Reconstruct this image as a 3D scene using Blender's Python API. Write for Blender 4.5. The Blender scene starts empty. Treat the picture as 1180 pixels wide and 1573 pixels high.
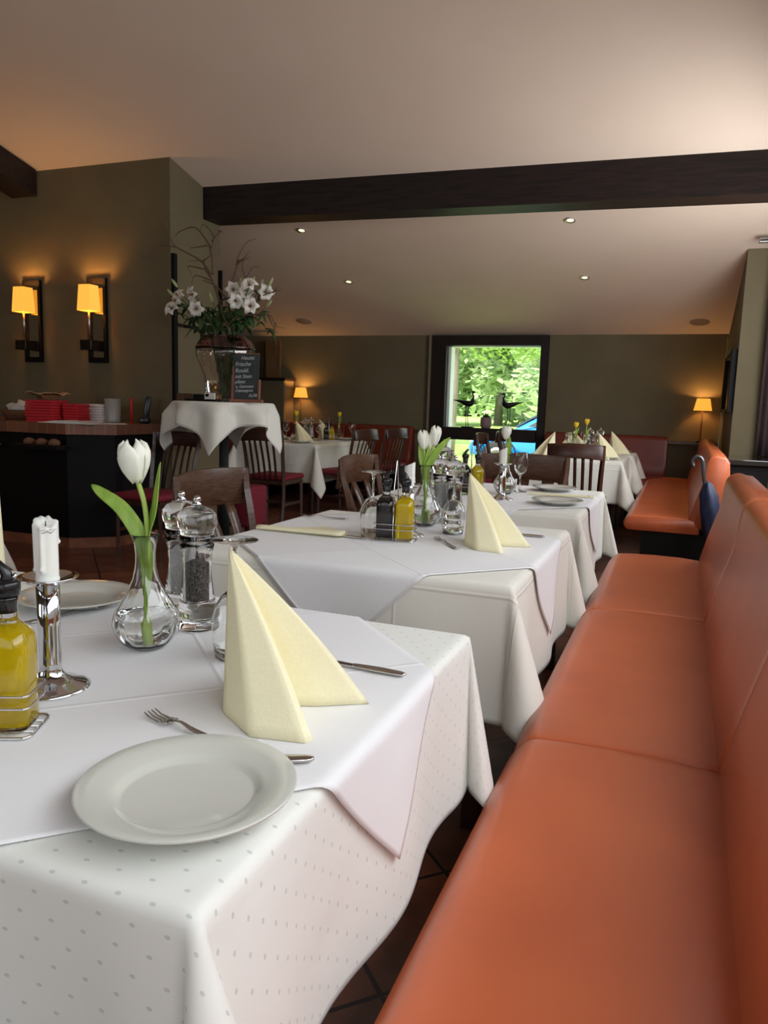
import bpy, bmesh, math, random
from mathutils import Vector, Matrix
PI = math.pi
random.seed(7)
C = bpy.context.scene.collection
S = bpy.context.scene

# ------------------------------------------------------------------ camera, world, lights, exposure
cam_d = bpy.data.cameras.new('camera'); cam = bpy.data.objects.new('camera', cam_d); C.objects.link(cam)
cam_d.sensor_fit = 'VERTICAL'; cam_d.sensor_height = 24.0; cam_d.lens = 24.0 * 1165.0 / 1573.0
cam_d.clip_start = 0.02; cam_d.clip_end = 400
RX = Vector((0.93017942, 0.36590329, 0.02968207))
DN = Vector((0.07939438, -0.12157176, -0.98940226))
FW = Vector((-0.35841704, 0.92267821, -0.14213422))
m = Matrix.Identity(4)
for i in range(3):
    m[i][0] = RX[i]; m[i][1] = -DN[i]; m[i][2] = -FW[i]
m[0][3], m[1][3], m[2][3] = 0, 0, 1.21
cam.matrix_world = m
S.camera = cam
S.view_settings.view_transform = 'Standard'; S.view_settings.look = 'None'
S.view_settings.gamma = 1; S.view_settings.use_curve_mapping = False
S.view_settings.exposure = 0.0
w = bpy.data.worlds.new('world'); S.world = w; w.use_nodes = True
wn = w.node_tree
bg = wn.nodes['Background']
bg.inputs['Color'].default_value = (0.80, 0.90, 1.0, 1); bg.inputs['Strength'].default_value = 2.4
sun_d = bpy.data.lights.new('sun', 'SUN'); sun = bpy.data.objects.new('sun', sun_d); C.objects.link(sun)
sun_d.energy = 8; sun_d.angle = 0.01; sun_d.color = (1, .96, .86)
sun.rotation_euler = Vector((0.25, 0.55, -0.95)).to_track_quat('-Z', 'Y').to_euler()

def area(name, loc, direction, sx, sy, power, color):
    d = bpy.data.lights.new(name, 'AREA'); d.shape = 'RECTANGLE'; d.size = sx; d.size_y = sy
    d.energy = power; d.color = color
    o = bpy.data.objects.new(name, d); C.objects.link(o)
    o.location = loc; o.rotation_euler = Vector(direction).to_track_quat('-Z', 'Y').to_euler()
    return o
DAY = (0.91, 0.96, 1.0)
# area lights for daylight of unseen windows beside the banquette and behind the viewer
area('window_light', (0.99, 1.0, 1.75), (-1, 0, -0.75), 4.6, 1.4, 92, DAY)
area('window_light', (0.99, 5.8, 1.75), (-1, 0.30, -0.12), 2.2, 1.4, 92, DAY)
area('window_light', (-0.6, -2.12, 1.7), (0, 1, 0.0), 2.6, 1.6, 16, DAY)  # this pair stands before the solid front wall, which has no opening
area('window_light', (-4.2, -2.12, 1.7), (0, 1, 0.0), 2.6, 1.6, 34, DAY)

# ------------------------------------------------------------------ materials
MATS = {}
def mat(name, col, rough=.5, metal=0, **kw):
    if name in MATS: return MATS[name]
    m = bpy.data.materials.new(name); m.use_nodes = True
    b = m.node_tree.nodes['Principled BSDF']
    b.inputs['Base Color'].default_value = (*col, 1)
    b.inputs['Roughness'].default_value = rough; b.inputs['Metallic'].default_value = metal
    for k, v in kw.items():
        k2 = {'trans': 'Transmission Weight', 'ior': 'IOR', 'emit': 'Emission Color', 'estr': 'Emission Strength', 'coat': 'Coat Weight',
              'sheen': 'Sheen Weight', 'spec': 'Specular IOR Level', 'sss': 'Subsurface Weight', 'coatr': 'Coat Roughness'}[k]
        b.inputs[k2].default_value = (*v, 1) if isinstance(v, tuple) else v
    MATS[name] = m
    return m
def nodes(m):
    nt = m.node_tree; return nt, nt.nodes['Principled BSDF']
def mixnoise(m, col2, scale, lo=.35, hi=.65, detail=4, coord='Object', stretch=(1, 1, 1), bump=0, dist=.002, rough2=None):
    """procedural mottling of the base colour between its own colour and col2, with optional bump"""
    nt, b = nodes(m)
    tc = nt.nodes.new('ShaderNodeTexCoord'); mp = nt.nodes.new('ShaderNodeMapping'); mp.inputs['Scale'].default_value = stretch
    nt.links.new(tc.outputs[coord], mp.inputs[0])
    nz = nt.nodes.new('ShaderNodeTexNoise'); nz.inputs['Scale'].default_value = scale; nz.inputs['Detail'].default_value = detail
    nt.links.new(mp.outputs[0], nz.inputs['Vector'])
    rp = nt.nodes.new('ShaderNodeMapRange'); rp.inputs[1].default_value = lo; rp.inputs[2].default_value = hi
    nt.links.new(nz.outputs[0], rp.inputs[0])
    mx = nt.nodes.new('ShaderNodeMix'); mx.data_type = 'RGBA'
    mx.inputs[6].default_value = b.inputs['Base Color'].default_value; mx.inputs[7].default_value = (*col2, 1)
    nt.links.new(rp.outputs[0], mx.inputs[0]); nt.links.new(mx.outputs[2], b.inputs['Base Color'])
    if bump:
        bp = nt.nodes.new('ShaderNodeBump'); bp.inputs['Strength'].default_value = bump; bp.inputs['Distance'].default_value = dist
        nt.links.new(nz.outputs[0], bp.inputs['Height']); nt.links.new(bp.outputs[0], b.inputs['Normal'])
    return m

wall_m = mixnoise(mat('olive_wall_paint', (.150, .120, .064), .85), (.168, .134, .073), 3, bump=.15, dist=.004)
ceil_m = mixnoise(mat('ceiling_paint', (.84, .66, .52), .9), (.87, .69, .55), 1.5)
beam_m = mixnoise(mat('dark_beam_wood', (.010, .006, .005), .5, spec=.3), (.024, .012, .010), 4, stretch=(1, 12, 12), bump=.3)
frame_m = mixnoise(mat('window_frame_wood', (.012, .007, .006), .5, spec=.3), (.022, .012, .009), 6, bump=.1)
leather_m = mixnoise(mat('orange_leather', (.56, .130, .045), .32, spec=.6), (.46, .098, .034), 4, .3, .75, bump=.10, dist=.003)
leather2_m = mixnoise(mat('darker_rear_leather', (.20, .028, .014), .36, spec=.5), (.15, .020, .010), 4, .3, .75, bump=.10, dist=.003)  # darker, redder version of the orange leather, used on the rear benches
black_m = mat('black_panel', (.004, .0032, .003), .6, spec=.2)
wood_m = mixnoise(mat('dark_chair_wood', (.034, .011, .007), .33), (.065, .022, .013), 9, stretch=(1, 1, 8), bump=.1)
wood2_m = mixnoise(mat('brown_chair_wood', (.125, .058, .030), .30), (.06, .026, .015), 12, stretch=(2, 2, 14), bump=.15)
seat_m = mixnoise(mat('burgundy_fabric', (.22, .010, .026), .8), (.16, .006, .018), 60)
steel_m = mat('chrome', (.72, .72, .74), .08, 1)
cut_m = mat('cutlery_steel', (.55, .53, .51), .16, 1)
white_m = mat('white_porcelain', (.62, .62, .565), .08, coat=.4)
whitep_m = mat('white_paint', (.8, .8, .78), .6)
napkin_m = mixnoise(mat('cream_napkin_paper', (.93, .87, .60), .85), (.90, .83, .55), 260, bump=.35, dist=.0006)
paper_m = mat('white_paper', (.75, .73, .70), .8)
wax_m = mat('candle_wax', (.88, .86, .80), .45, sss=.15)
stem_m = mixnoise(mat('tulip_green', (.30, .44, .065), .5), (.44, .58, .14), 14, stretch=(3, 3, .6))
leaf_m = mixnoise(mat('tulip_leaf_green', (.20, .34, .035), .5), (.32, .48, .07), 9, stretch=(6, 6, .8))
petal_m = mixnoise(mat('white_petal', (.86, .86, .74), .55), (.80, .84, .56), 11, .5, .8)
ypetal_m = mat('yellow_petal', (.85, .58, .02), .5)
lily_m = mat('lily_white', (.80, .76, .68), .6)
dleaf_m = mixnoise(mat('dark_leaf', (.025, .06, .015), .45), (.05, .11, .03), 8)
bud_m = mat('lily_bud', (.42, .50, .22), .5)
twig_m = mat('twig_bark', (.15, .085, .055), .8)
pour_m = mat('black_pourer_plastic', (.01, .01, .012), .25)
oil_m = mat('olive_oil', (1.0, .76, .01), .05, trans=.45, ior=1.33)
vin_m = mat('balsamic', (.010, .006, .008), .12)
water_m = mat('water', (1, 1, 1), 0, trans=1, ior=1.33)
pepper_m = mixnoise(mat('peppercorns', (.02, .018, .016), .7), (.12, .10, .085), 260, .45, .6, bump=1, dist=.003)
salt_m = mixnoise(mat('coarse_salt', (.75, .74, .72), .6), (.5, .5, .5), 300, bump=1, dist=.002)
acryl_m = mat('clear_acrylic', (.97, .97, .97), .02, trans=1, ior=1.45)
glass_m = mat('clear_glass', (.99, 1, .99), 0, trans=1, ior=1.45)
vglass_m = mat('smoky_vase_glass', (.96, .92, .90), .02, trans=1, ior=1.45)
terra_m = mixnoise(mat('terracotta', (.33, .115, .055), .45), (.20, .07, .035), 7)
wicker_m = mixnoise(mat('wicker', (.25, .11, .045), .7), (.12, .045, .02), 40, stretch=(1, 1, 5), bump=.6)
redn_m = mat('red_napkin_paper', (.50, .012, .020), .8)
slate_m = mixnoise(mat('chalkboard', (.028, .036, .040), .6), (.05, .06, .065), 18)
chalk_m = mat('chalk', (.55, .58, .56), .9)
boardw_m = mixnoise(mat('board_frame_wood', (.30, .10, .05), .5), (.22, .07, .035), 12)
navy_m = mat('navy_fabric', (.010, .016, .05), .6)
curt_m = mixnoise(mat('plum_curtain', (.040, .022, .024), .85), (.055, .032, .034), 20, stretch=(8, 8, .5))
mirror_m = mat('dark_mirror', (.62, .55, .46), .03, 1)
pot_m = mat('mauve_pot', (.26, .17, .17), .6)
bird_m = mat('black_iron', (.008, .008, .009), .45, .3)
carb_m = mat('car_blue', (.0, .22, .80), .2, coat=1)
rub_m = mat('tyre_rubber', (.02, .02, .02), .7)
winb_m = mat('car_window', (.10, .12, .13), .05)
grass_m = mixnoise(mat('meadow_grass', (.34, .50, .10), .9), (.44, .58, .17), .9, bump=.3, dist=.05)
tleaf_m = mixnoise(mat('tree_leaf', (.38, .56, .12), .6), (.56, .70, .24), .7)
bleaf_m = mixnoise(mat('hazed_far_leaf', (.50, .64, .34), .7), (.64, .76, .48), .5)  # distance haze put into the leaf colour as a paler, greyer green
bark_m = mixnoise(mat('tree_bark', (.30, .25, .20), .9), (.2, .16, .12), 8, stretch=(1, 1, .3))
shade_m = mat('glowing_lamp_shade', (.8, .45, .12), .8, emit=(1.0, .42, .045), estr=1.05)
bulb_m = mat('bulb', (1, .8, .5), .5, emit=(1, .75, .35), estr=6)
spot_m = mat('spot_bulb', (1, .9, .6), .5, emit=(1, .88, .50), estr=1.7)
grey_m = mat('grey_post_paint', (.20, .19, .15), .8)
greyc_m = mat('speaker_grille', (.36, .27, .22), .9)
sock_m = mat('socket_ivory', (.55, .45, .25), .5)
ledge_m = mixnoise(mat('ledge_wood', (.075, .035, .025), .35), (.13, .07, .05), 5, stretch=(10, 1, 1))
alu_m = mat('aluminium', (.6, .58, .55), .3, 1)

def pane_mat():
    m = bpy.data.materials.new('window_pane'); m.use_nodes = True; nt = m.node_tree
    nt.nodes.remove(nt.nodes['Principled BSDF'])
    t = nt.nodes.new('ShaderNodeBsdfTransparent'); g = nt.nodes.new('ShaderNodeBsdfGlossy'); g.inputs['Roughness'].default_value = 0
    f = nt.nodes.new('ShaderNodeFresnel'); f.inputs[0].default_value = 1.3
    x = nt.nodes.new('ShaderNodeMixShader')
    nt.links.new(f.outputs[0], x.inputs[0]); nt.links.new(t.outputs[0], x.inputs[1]); nt.links.new(g.outputs[0], x.inputs[2])
    nt.links.new(x.outputs[0], nt.nodes['Material Output'].inputs[0])
    return m
pane_m = pane_mat()
for lm_ in (tleaf_m, bleaf_m):
    # leaves let daylight through
    nt, b = nodes(lm_); tr = nt.nodes.new('ShaderNodeBsdfTranslucent'); ms = nt.nodes.new('ShaderNodeMixShader'); ms.inputs[0].default_value = .5
    src = b.inputs['Base Color'].links[0].from_socket; nt.links.new(src, tr.inputs[0])
    nt.links.new(b.outputs[0], ms.inputs[1]); nt.links.new(tr.outputs[0], ms.inputs[2]); nt.links.new(ms.outputs[0], nt.nodes['Material Output'].inputs[0])

def floor_mat():
    m = mat('terracotta_floor_tile', (.1, .04, .02), .35); nt, b = nodes(m)
    tc = nt.nodes.new('ShaderNodeTexCoord'); mp = nt.nodes.new('ShaderNodeMapping')
    mp.inputs['Rotation'].default_value = (0, 0, PI / 4); mp.inputs['Location'].default_value = (0, .05, 0)
    nt.links.new(tc.outputs['Object'], mp.inputs[0])
    br = nt.nodes.new('ShaderNodeTexBrick'); br.offset = 0; br.squash = 1
    br.inputs['Scale'].default_value = 1; br.inputs['Brick Width'].default_value = .32; br.inputs['Row Height'].default_value = .32
    br.inputs['Mortar Size'].default_value = .0055; br.inputs['Mortar Smooth'].default_value = .2; br.inputs['Bias'].default_value = 0
    br.inputs['Color1'].default_value = (.23, .078, .042, 1); br.inputs['Color2'].default_value = (.13, .050, .030, 1)
    br.inputs['Mortar'].default_value = (.022, .013, .011, 1)
    nt.links.new(mp.outputs[0], br.inputs['Vector'])
    nz = nt.nodes.new('ShaderNodeTexNoise'); nz.inputs['Scale'].default_value = 9; nz.inputs['Detail'].default_value = 6
    nt.links.new(tc.outputs['Object'], nz.inputs['Vector'])
    mx = nt.nodes.new('ShaderNodeMix'); mx.data_type = 'RGBA'; mx.blend_type = 'OVERLAY'; mx.inputs[0].default_value = .7
    nt.links.new(br.outputs['Color'], mx.inputs[6]); nt.links.new(nz.outputs[0], mx.inputs[7])
    nt.links.new(mx.outputs[2], b.inputs['Base Color'])
    bp = nt.nodes.new('ShaderNodeBump'); bp.inputs['Strength'].default_value = .6; bp.inputs['Distance'].default_value = .003; bp.invert = True
    nt.links.new(br.outputs['Fac'], bp.inputs['Height']); nt.links.new(bp.outputs[0], b.inputs['Normal'])
    return m
floor_m = floor_mat()

def cloth_mat(name, col, dots=False, crease=True):
    m = mat(name, col, .75, sheen=.2); nt, b = nodes(m)
    uv = nt.nodes.new('ShaderNodeUVMap'); uv.uv_map = 'UVMap'
    def mth(op, a, c=None, clamp=False):
        n = nt.nodes.new('ShaderNodeMath'); n.operation = op; n.use_clamp = clamp
        for i, v in enumerate((a, c)):
            if v is None: continue
            if isinstance(v, (int, float)): n.inputs[i].default_value = v
            else: nt.links.new(v, n.inputs[i])
        return n.outputs[0]
    sp = nt.nodes.new('ShaderNodeSeparateXYZ'); nt.links.new(uv.outputs[0], sp.inputs[0])
    u, v = sp.outputs[0], sp.outputs[1]
    h = None
    if crease:
        # ironing folds: narrow ridges every 0.36 m in both directions
        du = mth('ABSOLUTE', mth('SUBTRACT', mth('FRACT', mth('MULTIPLY', u, 1 / .36)), .5))
        dv = mth('ABSOLUTE', mth('SUBTRACT', mth('FRACT', mth('MULTIPLY', v, 1 / .36)), .5))
        h = mth('ADD', mth('SUBTRACT', 1, mth('MULTIPLY', du, 55), True), mth('SUBTRACT', 1, mth('MULTIPLY', dv, 55), True))
    nz = nt.nodes.new('ShaderNodeTexNoise'); nz.inputs['Scale'].default_value = 7; nz.inputs['Detail'].default_value = 3
    nt.links.new(uv.outputs[0], nz.inputs['Vector'])
    hh = mth('MULTIPLY', nz.outputs[0], 2.2)
    if h is not None: hh = mth('ADD', hh, h)
    # sewn hem: the border strip is double thickness with a stitched line
    u2 = nt.nodes.new('ShaderNodeUVMap'); u2.uv_map = 'Hem'; s2_ = nt.nodes.new('ShaderNodeSeparateXYZ'); nt.links.new(u2.outputs[0], s2_.inputs[0])
    hh = mth('ADD', hh, mth('MULTIPLY', mth('LESS_THAN', s2_.outputs[0], .022), .9))
    bp = nt.nodes.new('ShaderNodeBump'); bp.inputs['Strength'].default_value = .55; bp.inputs['Distance'].default_value = .0035
    nt.links.new(hh, bp.inputs['Height']); nt.links.new(bp.outputs[0], b.inputs['Normal'])
    if dots:
        # woven damask dots on a staggered 36 mm grid
        us, vs_ = mth('MULTIPLY', u, 1 / .040), mth('MULTIPLY', v, 1 / .052)
        a1 = mth('ADD', us, vs_); a2 = mth('SUBTRACT', us, vs_)
        f1 = mth('SUBTRACT', mth('FRACT', a1), .5); f2 = mth('SUBTRACT', mth('FRACT', a2), .5)
        pu = mth('ADD', f1, f2); pv = mth('SUBTRACT', f1, f2)
        d = mth('SQRT', mth('ADD', mth('POWER', mth('MULTIPLY', pu, .62), 2), mth('POWER', mth('MULTIPLY', pv, 1.25), 2)))
        k = mth('LESS_THAN', d, .105)
        mx = nt.nodes.new('ShaderNodeMix'); mx.data_type = 'RGBA'
        mx.inputs[6].default_value = (*col, 1); mx.inputs[7].default_value = (col[0] * .74, col[1] * .76, col[2] * .76, 1)
        nt.links.new(k, mx.inputs[0]); nt.links.new(mx.outputs[2], b.inputs['Base Color'])
    return m
cloth_m = cloth_mat('damask_tablecloth', (.84, .84, .79), True, False)
cloth2_m = cloth_mat('ivory_tablecloth', (.82, .80, .72), False, True)
over_m = cloth_mat('white_overlay', (.86, .852, .865), False, True)

# ------------------------------------------------------------------ mesh helpers
def obj(name, bm, m, parent=None, smooth=True, label=None, uv=False):
    bmesh.ops.recalc_face_normals(bm, faces=bm.faces)
    me = bpy.data.meshes.new(name); bm.to_mesh(me); bm.free()
    if smooth:
        for p in me.polygons: p.use_smooth = True
    ms = m if isinstance(m, (list, tuple)) else [m]
    for x in ms: me.materials.append(x)
    o = bpy.data.objects.new(name, me); C.objects.link(o)
    if parent: o.parent = parent
    if label: o['label'] = label
    return o
def thing(name, label, cat, loc=(0, 0, 0), rz=0, group=None):
    o = bpy.data.objects.new(name, None); C.objects.link(o)
    o.empty_display_size = .05
    o.location = loc; o.rotation_euler = (0, 0, rz); o['label'] = label; o['category'] = cat
    if group: o['group'] = group
    return o
def tag(o, label, cat, group=None, kind=None):
    o['label'] = label; o['category'] = cat
    if group: o['group'] = group
    if kind: o['kind'] = kind
    return o
def struct(name, bm, m, parent=None, smooth=False):
    o = obj(name, bm, m, parent, smooth)
    if not parent: o['kind'] = 'structure'
    return o
def dup(root, loc, rz=None, label=None, group=None, rot=None):
    r = root.copy(); C.objects.link(r); r.location = loc
    if rz is not None: r.rotation_euler = (0, 0, rz)
    if rot is not None: r.rotation_euler = rot
    if label: r['label'] = label
    if group: r['group'] = group
    for ch in list(root.children):
        c = ch.copy(); C.objects.link(c); c.parent = r
        for g in list(ch.children):
            d = g.copy(); C.objects.link(d); d.parent = c
    return r
USED = set()
def place(proto, loc, rz, label, group=None, rot=None):
    """the first placement moves the prototype itself, later ones copy it"""
    if id(proto) not in USED:
        USED.add(id(proto)); proto.location = loc; proto.rotation_euler = rot if rot else (0, 0, rz)
        proto['label'] = label
        if group: proto['group'] = group
        return proto
    return dup(proto, loc, rz, label, group, rot)

def box(bm, x0, x1, y0, y1, z0, z1, bev=0, seg=2):
    r = bmesh.ops.create_cube(bm, size=1)
    vs = r['verts']
    for v in vs:
        v.co = Vector((x0 + (x1 - x0) * (v.co.x + .5), y0 + (y1 - y0) * (v.co.y + .5), z0 + (z1 - z0) * (v.co.z + .5)))
    if bev:
        es = list({e for v in vs for e in v.link_edges})
        bmesh.ops.bevel(bm, geom=es, offset=bev, segments=seg, affect='EDGES', profile=.5)
    return vs
def B(*a, **k):
    bm = bmesh.new(); box(bm, *a, **k); return bm
def lathe(bm, prof, seg=32, cx=0, cy=0, mod=None):
    """prof: list of (r,z); r==0 gives a pole"""
    rings = []
    for (r, z) in prof:
        if r < 1e-6: rings.append([bm.verts.new((cx, cy, z))])
        else:
            ring = []
            for i in range(seg):
                a = 2 * PI * i / seg; rr = r * (mod(a, z, r) if mod else 1)
                ring.append(bm.verts.new((cx + rr * math.cos(a), cy + rr * math.sin(a), z)))
            rings.append(ring)
    for A, D in zip(rings, rings[1:]):
        for i in range(seg):
            j = (i + 1) % seg
            if len(A) == 1 and len(D) == 1: break
            if len(A) == 1: bm.faces.new((A[0], D[j], D[i]))
            elif len(D) == 1: bm.faces.new((A[i], A[j], D[0]))
            else: bm.faces.new((A[i], A[j], D[j], D[i]))
    return bm
def L(prof, seg=32, **k):
    bm = bmesh.new(); lathe(bm, prof, seg, **k); return bm
def tube(bm, pts, rad, seg=8, flat=None, up=None):
    """tube along pts; rad number or list; flat = ratio of second axis"""
    pts = [Vector(p) for p in pts]; n = len(pts)
    rads = rad if isinstance(rad, (list, tuple)) else [rad] * n
    rings = []; prev = None
    for i, p in enumerate(pts):
        t = (pts[min(i + 1, n - 1)] - pts[max(i - 1, 0)]).normalized()
        if prev is None:
            u = Vector(up) if up else (Vector((0, 0, 1)) if abs(t.z) < .9 else Vector((1, 0, 0)))
        else: u = prev
        u = (u - t * u.dot(t)).normalized(); prev = u; v = t.cross(u)
        rr = rads[i]; f = (flat[i] if isinstance(flat, (list, tuple)) else flat) if flat else 1
        rings.append([bm.verts.new(p + u * (rr * f * math.sin(2 * PI * k / seg)) + v * (rr * math.cos(2 * PI * k / seg))) for k in range(seg)])
    for A, D in zip(rings, rings[1:]):
        for i in range(seg):
            j = (i + 1) % seg; bm.faces.new((A[i], A[j], D[j], D[i]))
    bm.faces.new(rings[0][::-1]); bm.faces.new(rings[-1])
    return bm
def smoothpath(pts, n=6):
    pts = [Vector(p) for p in pts]; out = []
    P = [pts[0] * 2 - pts[1]] + pts + [pts[-1] * 2 - pts[-2]]
    for i in range(1, len(P) - 2):
        for k in range(n):
            t = k / n; a, b, c, d = P[i - 1:i + 3]
            out.append(.5 * ((2 * b) + (c - a) * t + (2 * a - 5 * b + 4 * c - d) * t * t + (3 * b - a - 3 * c + d) * t ** 3))
    out.append(pts[-1]); return out
def T(pts, rad, seg=8, n=0, **k):
    bm = bmesh.new()
    if n: pts = smoothpath(pts, n)
    if isinstance(rad, (list, tuple)) and len(rad) != len(pts):
        q = len(pts) - 1; rad = [rad[int(i / q * (len(rad) - 1))] * (1 - (i / q * (len(rad) - 1)) % 1) + rad[min(len(rad) - 1, int(i / q * (len(rad) - 1)) + 1)] * ((i / q * (len(rad) - 1)) % 1) for i in range(q + 1)]
    tube(bm, pts, rad, seg, **k); return bm
def prism(bm, poly, h0, h1, axis='z'):
    """extrude a polygon; axis z: poly=(x,y); axis y: poly=(x,z); axis x: poly=(y,z)"""
    def mk(p, h):
        return {'z': (p[0], p[1], h), 'y': (p[0], h, p[1]), 'x': (h, p[0], p[1])}[axis]
    A = [bm.verts.new(mk(p, h0)) for p in poly]; D = [bm.verts.new(mk(p, h1)) for p in poly]
    n = len(poly); bm.faces.new(A); bm.faces.new(D[::-1])
    for i in range(n):
        j = (i + 1) % n; bm.faces.new((A[i], D[i], D[j], A[j]))
    return bm
def PR(*a, **k):
    bm = bmesh.new(); prism(bm, *a, **k); return bm
def loft(bm, prof, stations, fn):
    """prof list of (a,b); stations list; fn(a,b,s)->xyz; capped"""
    rings = [[bm.verts.new(fn(a, b, s)) for a, b in prof] for s in stations]
    n = len(prof)
    for A, D in zip(rings, rings[1:]):
        for i in range(n):
            j = (i + 1) % n; bm.faces.new((A[i], A[j], D[j], D[i]))
    bm.faces.new(rings[0]); bm.faces.new(rings[-1][::-1]); return bm
def solid(o, t, offset=-1):
    md = o.modifiers.new('thick', 'SOLIDIFY'); md.thickness = t; md.offset = offset; return o
def subsurf(o, n=1):
    md = o.modifiers.new('sub', 'SUBSURF'); md.levels = n; md.render_levels = n; return o

# ------------------------------------------------------------------ room shell
YB, SL = 9.6, .247
def cz(y): return 2.10 + SL * (YB - y)
bm = B(-7.6, 1.15, -2.3, 9.9, -.08, 0); struct('floor', bm, floor_m)
bm = bmesh.new(); prism(bm, [(-2.35, cz(-2.35)), (9.95, cz(9.95)), (9.95, cz(9.95) + .15), (-2.35, cz(-2.35) + .15)], -7.7, 1.25, 'x')
struct('ceiling', bm, ceil_m)
# back wall around the window opening
WX0, WX1, WZ0, WZ1 = -3.10, -1.61, .12, 2.09
bm = bmesh.new()
box(bm, -7.6, WX0, YB, YB + .18, 0, 2.25); box(bm, WX1, .39, YB, YB + .18, 0, 2.25)
box(bm, WX0, WX1, YB, YB + .18, 0, WZ0); box(bm, WX0, WX1, YB, YB + .18, WZ1, 2.25)
struct('wall_back', bm, wall_m)
bm = bmesh.new(); prism(bm, [(-2.3, 0), (9.6, 0), (9.6, cz(9.6) + .02), (-2.3, cz(-2.3) + .02)], -7.7, -7.55, 'x'); struct('wall_left', bm, wall_m)
# column block that carries the sconces
bm = bmesh.new(); prism(bm, [(5.4, 0), (6.12, 0), (6.12, cz(6.12) + .02), (5.4, cz(5.4) + .02)], -7.55, -4.06, 'x'); struct('wall_sconce', bm, wall_m)
# far right wall block with its return facing the room
bm = bmesh.new(); prism(bm, [(7.48, 0), (9.92, 0), (9.92, cz(9.92) + .02), (7.48, cz(7.48) + .02)], .40, 1.15, 'x'); struct('wall_right_far', bm, wall_m)
# side wall with a long window opening next to the banquette, wall behind the viewer
bm = bmesh.new()
box(bm, 1.02, 1.15, -2.3, 7.48, 0, .88); 
prism(bm, [(-2.3, 2.62), (7.48, 2.62), (7.48, cz(7.48) + .02), (-2.3, cz(-2.3) + .02)], 1.02, 1.15, 'x')
for y in (-2.3, 3.35, 6.95): box(bm, 1.02, 1.15, y, y + .5, .88, 2.62)
struct('wall_right', bm, wall_m)
bm = B(-7.6, 1.15, -2.3, -2.18, 0, cz(-2.2)); struct('wall_front', bm, wall_m)
for k, (y0, y1) in enumerate(((-1.8, 3.35), (3.85, 6.95))):
    o = struct('window_%d' % (k + 2), B(1.10, 1.13, y0, y1, .88, 2.62), whitep_m)  # unseen white panels closing the side openings, no panes; they keep sun out
# half wall in the back left corner
o = tag(obj('low_partition', B(-7.5, -5.14, 9.30, 9.58, 0, 1.47), wall_m, smooth=False), 'waist-high olive partition wall in the back left corner beside the lamp', 'partition')
obj('cap', B(-7.5, -5.10, 9.26, 9.59, 1.471, 1.51, bev=.004), beam_m, o, False, 'dark wooden cap')
o = tag(obj('wooden_board', B(-5.50, -5.27, 9.42, 9.45, 1.512, 2.02, bev=.004), mixnoise(mat('pale_board', (.22, .12, .05), .6), (.16, .08, .03), 5, stretch=(8, 1, 1)), smooth=False),
        'plain wooden board standing on the low partition behind the vase', 'board')

# beams
dy = .0305
def bx(x): return 5.86 + (x + 4.06) * dy
bm = bmesh.new()
x0, x1 = -4.055, 1.02
for (xa) in (0,):
    vs = []
    for x in (x0, x1):
        y = bx(x); zb = 2.755 - .012 * (x + 4.06)
        vs.append([bm.verts.new(c) for c in ((x, y, zb), (x, y + .25, zb), (x, y + .25, cz(y + .25) + .04), (x, y, cz(y) + .04))])
    for i in range(4):
        j = (i + 1) % 4; bm.faces.new((vs[0][i], vs[0][j], vs[1][j], vs[1][i]))
    bm.faces.new(vs[0]); bm.faces.new(vs[1][::-1])
o = tag(obj('ceiling_beam', bm, beam_m, smooth=False), 'long dark wooden beam crossing under the sloping ceiling', 'beam')
bm = bmesh.new(); prism(bm, [(2.2, cz(2.2) - .22), (5.38, cz(5.38) - .22), (5.38, cz(5.38) + .02), (2.2, cz(2.2) + .02)], -5.75, -5.46, 'x')
tag(obj('rafter', bm, beam_m, smooth=False), 'dark rafter end above the left wall lamp running down the ceiling slope', 'beam')

# window in the back wall
win = struct('window_1', B(-2.905, -1.70, 9.60, 9.606, .10, 1.975), pane_m)
bm = bmesh.new(); Y0, Y1 = 9.515, 9.625
box(bm, -3.10, -2.905, Y0, Y1, .10, 2.09); box(bm, -1.70, -1.61, Y0, Y1, .10, 2.09)
box(bm, -2.905, -1.70, Y0, Y1, 1.965, 2.09)
struct('window_frame', bm, frame_m, win)
struct('transom', B(-2.905, -1.70, 9.43, Y1, .775, .93), frame_m, win)
struct('bottom_rail', B(-2.905, -1.70, Y0, Y1, .10, .20), frame_m, win)
bm = bmesh.new(); box(bm, -2.93, -2.868, Y1, 9.785, .1, 2.0); box(bm, -1.715, -1.66, Y1, 9.785, .1, 2.0); box(bm, -2.93, -1.66, Y1, 9.785, 1.955, 2.0)
struct('window_reveal', bm, whitep_m, win)
bm = B(-3.145, -3.10, 9.53, 9.6, 0, 2.09); struct('trim_1', bm, mat('light_edge', (.22, .19, .14), .8))

# right side: sill, cabinet, picture frame, curtain, rail
o = tag(obj('low_cabinet', B(.36, 1.0, 6.75, 7.46, 0, .80, bev=.004), black_m, smooth=False), 'low black cabinet against the grey wall end behind the far banquette', 'cabinet')
obj('top', B(.33, 1.0, 6.70, 7.47, .801, .845, bev=.006), mat('gloss_dark', (.03, .025, .022), .15, coat=1), o, False, 'glossy dark top')
t = thing('mirror_frame', 'tall black framed mirror hung on the right wall near the corner lamp', 'mirror', (.398, 7.95, 1.22))
bm = bmesh.new(); box(bm, -.045, 0, -.42, -.26, 0, .56); box(bm, -.045, 0, .84, 1.0, 0, .56); box(bm, -.04, 0, -.26, .84, 0, .03); box(bm, -.04, 0, -.26, .84, .53, .56)
obj('frame', bm, black_m, t, False); obj('mirror_glass', B(-.012, 0, -.26, .84, .03, .53), mat('warm_mirror', (.7, .6, .45), .15, 1), t, False)
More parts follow.
